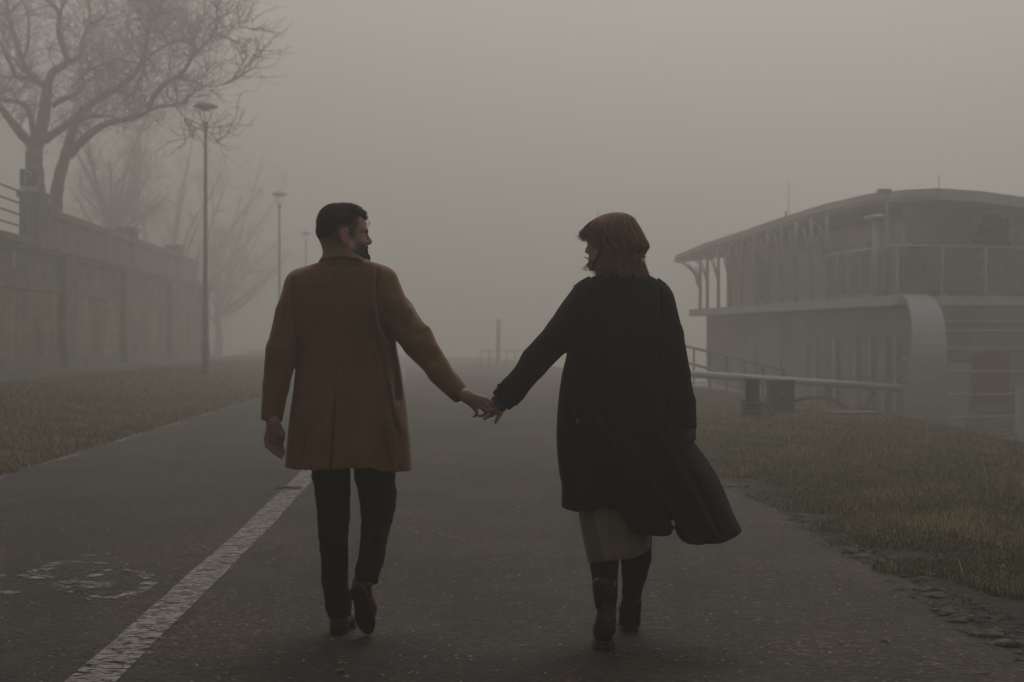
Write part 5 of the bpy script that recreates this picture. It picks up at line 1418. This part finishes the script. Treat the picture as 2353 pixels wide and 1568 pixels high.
for a, c, w_, h_ in (([(1380, 950), (1420, 1010), (1470, 1080), (1520, 1170)], 0, 9, .014), ([(1440, 1000), (1490, 1080), (1560, 1170), (1590, 1235)], 0, 9, .014), ([(1345, 880), (1350, 960), (1385, 1060)], 0, 8, .010), ([(1520, 980), (1570, 1060), (1620, 1150), (1650, 1225)], 0, 9, .012), ([(1395, 1040), (1420, 1110), (1450, 1200)], 0, 9, .007)):
    groove(FWc, a, w_, h_, 5.88, 5.70, skew=.9)
# small gap where the flap folds back at the hem
FWc.cone(P(1546, 1199, 5.60), P(1546, 1199, 6.1), .007, .007, .004, sub=True); FWc.cone(P(1548.5, 1206, 5.60), P(1548.5, 1206, 6.1), .0055, .0055, .003, sub=True)
FWc.cone(P(1142, 931, 5.846), P(1165, 907, 5.85), .036, .034, .002, sub=True); FWc.cone(P(1581, 998, 5.81), P(1578, 970, 5.812), .030, .029, .002, sub=True)
def whollow(X, Y, Z):
    zz = Z.ravel(); g = lambda c: np.interp(zz, wt[:, 0], wt[:, c])[None, None, :]
    xl, xr = g(1), g(2); cx = (xl+xr)/2; hw = (xr-xl)/2-.035; cd = g(5)+.03; dy = Y-cd
    q = (np.abs((X-cx)/hw)**2.1+np.abs(dy/.09)**2.1)**(1/2.1)
    return np.maximum((q-1)*.09, Z-PZ(1130, WD))
FWc.op((PX(1270, WD), 5.65, PZ(1270, WD)), (PX(1705, WD), 6.05, PZ(1075, WD)), whollow, .004, True)
wcoat = FWc.build("coat", m_blackcoat, woman)
# collar, standing at the back
FK = Field([(PX(1370, 5.85), PX(1500, 5.85), .0036)], [(5.73, 5.96, .0036)], [(PZ(645, 5.85), PZ(592, 5.85), .0036)])
ck = table([(596, 1398, 1478, .055, .060, 5.845), (610, 1392, 1486, .062, .068, 5.845), (622, 1385, 1490, .068, .076, 5.845), (640, 1374, 1496, .078, .090, 5.85)], 5.83)
def wk(X, Y, Z):
    px_ = X/5.79*F+CX; ty = np.interp(px_, [1370, 1400, 1450, 1478, 1486, 1500], [626, 616, 606, 602, 612, 640]); return Z-(CAMZ-(ty-CY)/F*5.79)
section_body(FK, ck, 2.1, 0, None, zlo=PZ(642, 5.83), cut=lambda X, Y, Z: np.maximum(wk(X, Y, Z), PZ(642, 5.83)-Z+0*X))
FK.cone(P(1430, 585, 5.845), P(1434, 650, 5.85), .053, .062, .002, sub=True)
FK.build("collar", m_blackcoat, wcoat)
m = MB(); m.tube([P(1470, 600, 5.83), P(1479, 612, 5.81), P(1484, 630, 5.81)], [.006, .008, .006], 6); m.build("collar_lining", m_knit, wcoat, True)
# epaulettes with buttons, cuff straps, belt loop, buckle
def strap(pts, w, mat, par, name, th=.004):
    m = MB(); 
    for i in range(len(pts)-1):
        a, b_ = Vector(pts[i]), Vector(pts[i+1]); d = (b_-a).normalized(); up = Vector((0, -1, .3)).normalized(); sd = d.cross(up).normalized(); up = sd.cross(d)
        q = [a-sd*w/2, b_-sd*w/2, b_+sd*w/2, a+sd*w/2]; m.prism([tuple(x+up*(-th)) for x in q], tuple(up*2*th))
    return m.build(name, mat, par)
ep = strap([P(1358, 643, 5.83), P(1338, 654, 5.838), P(1322, 666, 5.85)], .034, m_blackcoat, wcoat, "epaulette", .003)
m = MB(); c = Vector(P(1324, 661, 5.838)); m.tube([tuple(c), tuple(c+Vector((0, -.006, 0)))], .0095, 14); m.build("button", m_button, ep)
ep = strap([P(1508, 646, 5.825), P(1528, 661, 5.832), P(1541, 682, 5.848)], .032, m_blackcoat, wcoat, "epaulette", .003)
m = MB(); c = Vector(P(1539, 674, 5.822)); m.tube([tuple(c), tuple(c+Vector((0, -.006, 0)))], .0095, 14); m.build("button", m_button, ep)
cs = strap([P(1556, 946, 5.782), P(1578, 944, 5.778), P(1595, 939, 5.808)], .028, m_blackcoat, wcoat, "cuff_strap", .004)
m = MB(); c = Vector(P(1596, 940, 5.80)); m.box(tuple(c), (.010, .02, .038)); m.build("buckle", m_leather, cs)
m = MB(); c = Vector(P(1599.5, 934, 5.782)); m.box(tuple(c), (.004, .004, .008)); m.build("pin", m_metal, cs)
cs = strap([P(1147, 886, 5.825), P(1170, 907, 5.808), P(1191, 928, 5.82)], .026, m_blackcoat, wcoat, "cuff_strap", .004)
m = MB(); m.box(P(1149, 887, 5.825), (.022, .020, .016), 0); m.build("buckle", m_leather, cs)
bl = strap([P(1318, 905, 5.757), P(1322, 940, 5.748), P(1326, 968, 5.745)], .03, m_blackcoat, wcoat, "belt_end", .005)
m = MB(); c = Vector(P(1326.5, 964, 5.722)); m.tube([tuple(c), tuple(c+Vector((.001, 0, -.016)))], .0022, 6); m.build("belt_prong", m_metal, bl)
m = MB(); m.tube([P(1396, 1163, 5.70), P(1402, 1163, 5.70)], .004, 8); m.build("hem_button", m_button, wcoat)
# knitted cuffs of the jumper
def knit(a, b_, ra, rb, name="jumper_cuff", ribs=22):
    a, b_ = Vector(a), Vector(b_); d = (b_-a).normalized(); u = d.cross(Vector((0, 1, .1))).normalized(); w_ = d.cross(u); m = MB(); n = ribs*4; K = 9
    for i in range(K):
        t_ = i/(K-1); c = a.lerp(b_, t_); r_ = ra+(rb-ra)*t_
        if i == K-1: r_ *= .93
        for k in range(n):
            q = 2*math.pi*k/n; rr = r_*(1+.045*math.cos(ribs*q)); m.v.append(tuple(c+u*math.cos(q)*rr+w_*math.sin(q)*rr))
    for i in range(K-1):
        for k in range(n): m.f.append((i*n+k, i*n+(k+1) % n, (i+1)*n+(k+1) % n, (i+1)*n+k))
    m.f.append(tuple((K-1)*n+k for k in range(n)))
    return m.build(name, m_knit, woman, True)
knit(P(1172, 905, 5.848), h7(1290, 880, .010), .038, .034)
knit(P(1580, 970, 5.812), P(1585, 1012, 5.80), .029, .026)
FJ = Field([(PX(1565, 5.8), PX(1604, 5.8), .003)], [(5.74, 5.9, .003)], [(PZ(1035, 5.8), PZ(985, 5.8), .003)])
FJ.ell(P(1585.0, 1001, 5.812), (.0245, .034, .036), .005); FJ.build("jumper_sleeve_end", m_knit, woman)

# ---- skirt
FS = Field([(PX(1310, 5.8), PX(1510, 5.8), .0048)], [(5.64, 6.02, .005)], [(PZ(1312, 5.8), PZ(1020, 5.85), .0048)])
st_ = table([(1060, 1322, 1500, .11, .12, 5.86), (1175, 1329, 1497, .115, .125, 5.85), (1230, 1338, 1496, .115, .125, 5.84), (1270, 1346, 1496, .115, .132, 5.835), (1312, 1354, 1496, .115, .135, 5.83)], 5.80)
def s_disp(X, Y, Z, cx, hw):
    px_ = X/5.7*F+CX; py_ = CY-(Z-CAMZ)/5.7*F
    d1 = (py_-1262)+(px_-1450)*.45
    g = .010*np.exp(-(d1/9)**2)*smooth(1425, 1460, px_)-.008*np.exp(-((d1+20)/10)**2)*smooth(1425, 1460, px_)+.009*np.exp(-((px_-1368-.22*(py_-1200))/7)**2)-.008*np.exp(-((px_-1400-.1*(py_-1200))/11)**2)+.006*np.exp(-((px_-1440)/9)**2)
    return 0*X*Z, g*smooth(5.85, 5.80, Y)
def s_hem(X, Y, Z):
    px_ = X/5.71*F+CX; hy = np.interp(px_, [1340, 1353, 1385, 1422, 1460, 1480, 1496], [1308, 1303, 1293, 1287, 1283, 1276, 1266]); return (CAMZ-(hy-CY)/F*5.71)-Z
section_body(FS, st_, 2.6, .01, s_disp, zlo=PZ(1312, 5.8), cut=s_hem)
FS.build("skirt", m_satin, woman)
# ---- stockings and boots
FL = Field([(PX(1335, 5.7), PX(1510, 5.9), .0048)], [(5.55, 6.12, .0052)], [(PZ(1500, 5.7), PZ(1180, 5.8), .0048)])
leg(FL, [(1220, 1350, 1425, 5.82), (1300, 1357, 1420, 5.79), (1350, 1362, 1419, 5.72), (1400, 1369, 1415, 5.69)], .01, 81, .001)
leg(FL, [(1220, 1420, 1499, 5.88), (1280, 1427, 1496, 5.92), (1316, 1429, 1487, 5.95), (1360, 1430, 1474, 5.99), (1420, 1432, 1468, 6.01)], .01, 82, .001)
FL.build("stockings", m_stocking, woman)
def boot(name_rows, seed, heelD, yaw, px0, py_bot, lift, lw):
    FBt = Field([(PX(px0-50, heelD), PX(px0+50, heelD), .0034)], [(heelD-.12, heelD+.30, .0042)], [(-.01, .36, .0034)])
    leg(FBt, name_rows, .006, seed, .0016)
    f_ = Vector((math.sin(yaw), math.cos(yaw), -lift)).normalized(); c = P(px0, py_bot, heelD)
    FBt.frame((c[0], heelD, c[2]), f_)
    FBt.ell((.012, 0, .055), (.045, .036, .062), .02); FBt.cone((.02, 0, .045), (.15, 0, .040), .034, .040, .02); FBt.cone((.14, 0, .040), (.205, 0, .034), .040, .031, .02)
    FBt.frame()
    b_ = FBt.build("boot", m_leather, woman)
    q = MB(); sd = f_.cross(Vector((0, 0, 1))).normalized(); up = sd.cross(f_); O = Vector((c[0], heelD, c[2])); pts = []
    for k in range(30):
        an = 2*math.pi*k/30; l = math.cos(an); L2 = .105+l*.143; w0 = np.interp(L2, [-.04, .02, .09, .17, .25], [lw, lw+.001, lw-.004, .046, .038]); pts.append(tuple(O+f_*L2+sd*math.copysign(abs(math.sin(an))**.8, math.sin(an))*w0-up*.004))
    q.prism(pts, tuple(up*.018)); q.build("sole", m_sole, b_)
    q = MB(); pts = []
    for k in range(20):
        an = 2*math.pi*k/20; l = math.cos(an); pts.append(tuple(O+f_*(.012+l*(.046 if l < 0 else .032))+sd*(lw-.001)*math.copysign(abs(math.sin(an))**.75, math.sin(an))-up*.005))
    q.prism(pts, tuple(-up*.026)); q.build("heel", m_sole, b_)
    return b_
boot([(1349, 1361, 1419, 5.715), (1370, 1365, 1418, 5.705), (1398, 1371, 1416, 5.69), (1420, 1371, 1416, 5.68), (1450, 1368, 1414, 5.67)], 91, 5.645, .06, 1387, 1481, .10, .045)
bt = boot([(1385, 1426, 1474, 5.995), (1400, 1426, 1472, 6.0), (1420, 1424, 1472, 6.01), (1436, 1422, 1472, 6.01)], 92, 6.02, .05, 1446.5, 1438, .0, .040)
for pts in ([P(1372, 1430, 5.625), P(1394, 1433, 5.615), P(1413, 1429, 5.63)],):
    m = MB(); m.tube(pts, .0035, 6); m.build("boot_strap", m_leather, woman)

# ---- hair: wavy bob built from a shell and several thousand strands
hr = np.random.default_rng(21); HC = 5.855
hrows = [(487, 1402, 1436, .03, .04), (492, 1388, 1450, .05, .065), (500, 1372, 1459, .07, .083), (510, 1358, 1465, .085, .098), (520, 1349, 1471, .095, .107), (532, 1346, 1477, .10, .112), (545, 1351, 1482, .10, .113), (558, 1356, 1489, .095, .112), (568, 1362, 1491, .09, .112),
         (580, 1370, 1480, .085, .098), (595, 1368, 1472, .08, .095), (610, 1366, 1474, .08, .094), (625, 1370, 1476, .08, .092), (636, 1380, 1474, .075, .088)]
ht = np.array(sorted([(PZ(r[0], 5.80), PX(r[1], 5.80), PX(r[2], 5.80), r[3], r[4], HC) for r in hrows]))

def hpt(th, z, grow=0.0):
    g = lambda c: np.interp(z, ht[:, 0], ht[:, c]); cx = (g(1)+g(2))/2; hw = (g(2)-g(1))/2+grow; dp = np.where(np.sin(th) > 0, g(3), g(4))+grow
    return np.stack([cx+hw*np.cos(th), HC+dp*np.sin(th), z*np.ones_like(th)], -1)
FHw = Field([(PX(1335, 5.8), PX(1495, 5.8), .0034)], [(5.70, 5.99, .0036)], [(PZ(642, 5.8), PZ(480, 5.8), .0034)])
def h_disp(X, Y, Z, cx, hw):
    th = np.arctan2(Y-HC, X-cx); r = .0040*np.sin(th*9+Z*26+np.sin(Z*40))+.0028*np.sin(th*23+Z*18)+.0018*np.sin(th*47-Z*30)
    return 0*X*Z, -r*np.sign(Y-HC)
section_body(FHw, ht, 2.05, 0, h_disp, cut=lambda X, Y, Z: (PZ(628, 5.8)+.012*np.sin(X*95)+.008*np.sin(X*210+1))-Z)
FHw.frame(WO, WF, WU, .91)
FHw.ell((.125, 0, -.035), (.085, .085, .082), .008, sub=True)      # opening for the face
FHw.cone((.04, 0, -.12), (.16, 0, -.17), .06, .09, .01, sub=True)
FHw.frame()
V, f = FHw.mesh()
def hue(n, k): base = np.array([.180, .102, .056]); return base*k[:, None]
k0 = np.clip(1+.55*np.sin(np.arctan2(V[:, 1]-HC, V[:, 0]-PX(1420, 5.8))*31+V[:, 2]*9)*.6+.2*hr.normal(size=len(V)), .35, 1.9)
tri = [f[:, [0, 1, 2]], f[:, [0, 2, 3]]]; vs = [V]; cs_ = [hue(len(V), k0)*.75]; nv = len(V)
NS = 3600; th0 = hr.uniform(-math.pi, math.pi, NS)
fa = math.atan2(WF.y, WF.x)
for i in range(NS):
    th = th0[i]; dface = abs((th-fa+math.pi) % (2*math.pi)-math.pi)
    clump = round(th*13)/13; th = th*.55+clump*.45
    ztop = PZ(hr.uniform(488, 520), 5.8) if hr.random() < .6 else PZ(hr.uniform(500, 590), 5.8)
    cl = int(round(clump*13)) ; rc = math.sin(cl*12.9898)*43758.5453; rc = rc-math.floor(rc)
    zend = PZ(632+10*(rc-.5)*2+hr.normal(0, 4), 5.8)
    sg_ = (th-fa+math.pi) % (2*math.pi)-math.pi
    if -1.2 < sg_ < 1.52: zend = PZ(547+34*max(0.0, (sg_-.5)/1.02)+hr.normal(0, 4), 5.8); ztop = PZ(hr.uniform(489, 515), 5.8)
    if ztop <= zend+.02: continue
    n = 20; t_ = np.linspace(0, 1, n); z = ztop+(zend-ztop)*t_
    wave = .16*np.sin(t_*7.5+rc*6.28)*t_+hr.normal(0, .03)+.05*np.sin(t_*9+i)*t_**2*.4
    sweep = 0.0
    if -1.2 < sg_ < 1.52: sweep = .30*t_
    elif sg_ >= 1.52 and sg_ < 2.1: sweep = -.85*(2.1-sg_)/.58*np.clip((t_-.55)/.45, 0, 1)**1.5
    g = hr.uniform(-.003, .006)+(.026*(rc-.35)+.009*np.sin(t_*8+rc*9))*t_**1.3+(.016*t_**5 if rc > .55 else 0)+(hr.normal(0, .007)*t_**3)
    p_ = hpt(th+wave+sweep, z, 0); c_ = hpt(th+wave+sweep, z, 1.0)-p_; c_ = c_/np.maximum(np.linalg.norm(c_, axis=1), 1e-6)[:, None]; p_ = p_+c_*(g if np.isscalar(g) else g[:, None])
    tg = np.gradient(p_, axis=0); sdv = np.cross(tg, c_); sdv = sdv/np.maximum(np.linalg.norm(sdv, axis=1), 1e-9)[:, None]
    wd = hr.uniform(.0008, .0022)*(1-.75*t_**3)[:, None]
    a = p_-sdv*wd; b_ = p_+sdv*wd
    vv = np.stack([a, b_], 1).reshape(-1, 3); vs.append(vv)
    base = nv+np.arange(n-1)*2; tri.append(np.stack([base, base+1, base+3], 1)); tri.append(np.stack([base, base+3, base+2], 1)); nv += 2*n
    kk = np.clip(hr.normal(1.0, .28)+.5*(rc-.5), .4, 2.0)*np.ones(2*n); cs_.append(hue(2*n, kk))
# loose flyaway strands
def fly(pts, w=.0009):
    global nv
    q = np.array(pts); n = len(q); sdv = np.tile([0, 0, 1.0], (n, 1)); tg = np.gradient(q, axis=0); sdv = np.cross(tg, [0, 1, 0]); sdv = sdv/np.maximum(np.linalg.norm(sdv, axis=1), 1e-9)[:, None]
    wd = (w*np.linspace(1, .3, n))[:, None]; vv = np.stack([q-sdv*wd, q+sdv*wd], 1).reshape(-1, 3); vs.append(vv)
    base = nv+np.arange(n-1)*2; tri.append(np.stack([base, base+1, base+3], 1)); tri.append(np.stack([base, base+3, base+2], 1)); nv += 2*n; cs_.append(hue(2*n, np.ones(2*n)*.8))
def hz6(x, y, D=5.78): return P((1380+x/7.84)*.9412, (490+y/7.84)*.9412, D+hr.uniform(-.012, .012)*(1 if x < 1300 else 3.5))
def spl(pts, n=12):
    q = np.array(pts); t_ = np.linspace(0, len(q)-1, n); return np.stack([np.interp(t_, range(len(q)), q[:, k]) for k in range(3)], 1)
for k in range(14):
    j = hr.normal(0, 22, (6, 2))
    fly(spl([hz6(640+j[0, 0], 1010+j[0, 1]), hz6(560, 1130), hz6(470+j[1, 0], 1200+j[1, 1]), hz6(400+j[2, 0], 1270+j[2, 1]), hz6(365+j[3, 0], 1310+j[3, 1])]), .0012)
    fly(spl([hz6(720+j[4, 0], 900), hz6(640+j[0, 0], 1080+j[0, 1]), hz6(560+j[1, 0], 1200+j[1, 1]), hz6(490+j[2, 0]*.5, 1330+j[2, 1]*.5)]), .0018)
for _ in range(7): fly(spl([hz6(500+hr.normal(0, 8), 1165+hr.normal(0, 6)), hz6(430, 1110+hr.normal(0, 8)), hz6(350, 1070+hr.normal(0, 6))]), .0009)
for _ in range(4): fly(spl([hz6(480, 1320+hr.normal(0, 6)), hz6(420, 1345+hr.normal(0, 5)), hz6(350, 1330+hr.normal(0, 6)), hz6(310, 1275)]), .0009)
for _ in range(12): fly(spl([hz6(1400+hr.normal(0, 20), 980+hr.normal(0, 15)), hz6(1450, 1060+hr.normal(0, 10)), hz6(1540+hr.normal(0, 10), 1095+hr.normal(0, 12))]), .0013)
for _ in range(16): fly(spl([hz6(1440+hr.normal(0, 20), 780+hr.normal(0, 50)), hz6(1530+hr.normal(0, 12), 870+hr.normal(0, 15)), hz6(1500+hr.normal(0, 15), 980+hr.normal(0, 15)), hz6(1430+hr.normal(0, 10), 1010)]), .0020)
for _ in range(3): fly(spl([hz6(1460, 1100), hz6(1500, 1170), hz6(1545, 1240+hr.normal(0, 9))]), .0008)
for x0_, x1_, y1_ in ((600, 650, 160), (615, 680, 190), (510, 498, 255), (880, 905, 195), (1040, 1090, 165), (1200, 1260, 290), (1330, 1400, 420)): fly(spl([hz6(x0_, 280), hz6((x0_+x1_)/2-6, (280+y1_)/2), hz6(x1_, y1_)]), .0006)
for _ in range(60):
    x_ = hr.uniform(780, 1450); fly(spl([hz6(x_, 1000, 5.765), hz6(x_+hr.normal(0, 15), 1150, 5.752), hz6(x_+hr.normal(0, 22), 1300, 5.745), hz6(x_+hr.normal(20, 30), 1410+hr.normal(0, 28), 5.75)], 12), .0018)
mesh_obj("hair", np.concatenate(vs), np.concatenate(tri).astype(np.int32), m_hair, woman, True, col=np.concatenate(cs_))
# ------------------------------------------------------------------ haze
hz = MB(); hz.box((0, 120, 10.0), (560, 420, 27.0))
m_hz = bpy.data.materials.new("haze_air"); m_hz.use_nodes = True; t = m_hz.node_tree; t.nodes.clear()
pv = t.nodes.new("ShaderNodeVolumePrincipled"); ou = t.nodes.new("ShaderNodeOutputMaterial")
pv.inputs['Color'].default_value = (*HAZE_COLOR, 1); pv.inputs['Density'].default_value = HAZE_DENSITY; pv.inputs['Anisotropy'].default_value = HAZE_G
t.links.new(pv.outputs[0], ou.inputs['Volume'])
tag(hz.build("haze", m_hz), kind='stuff')
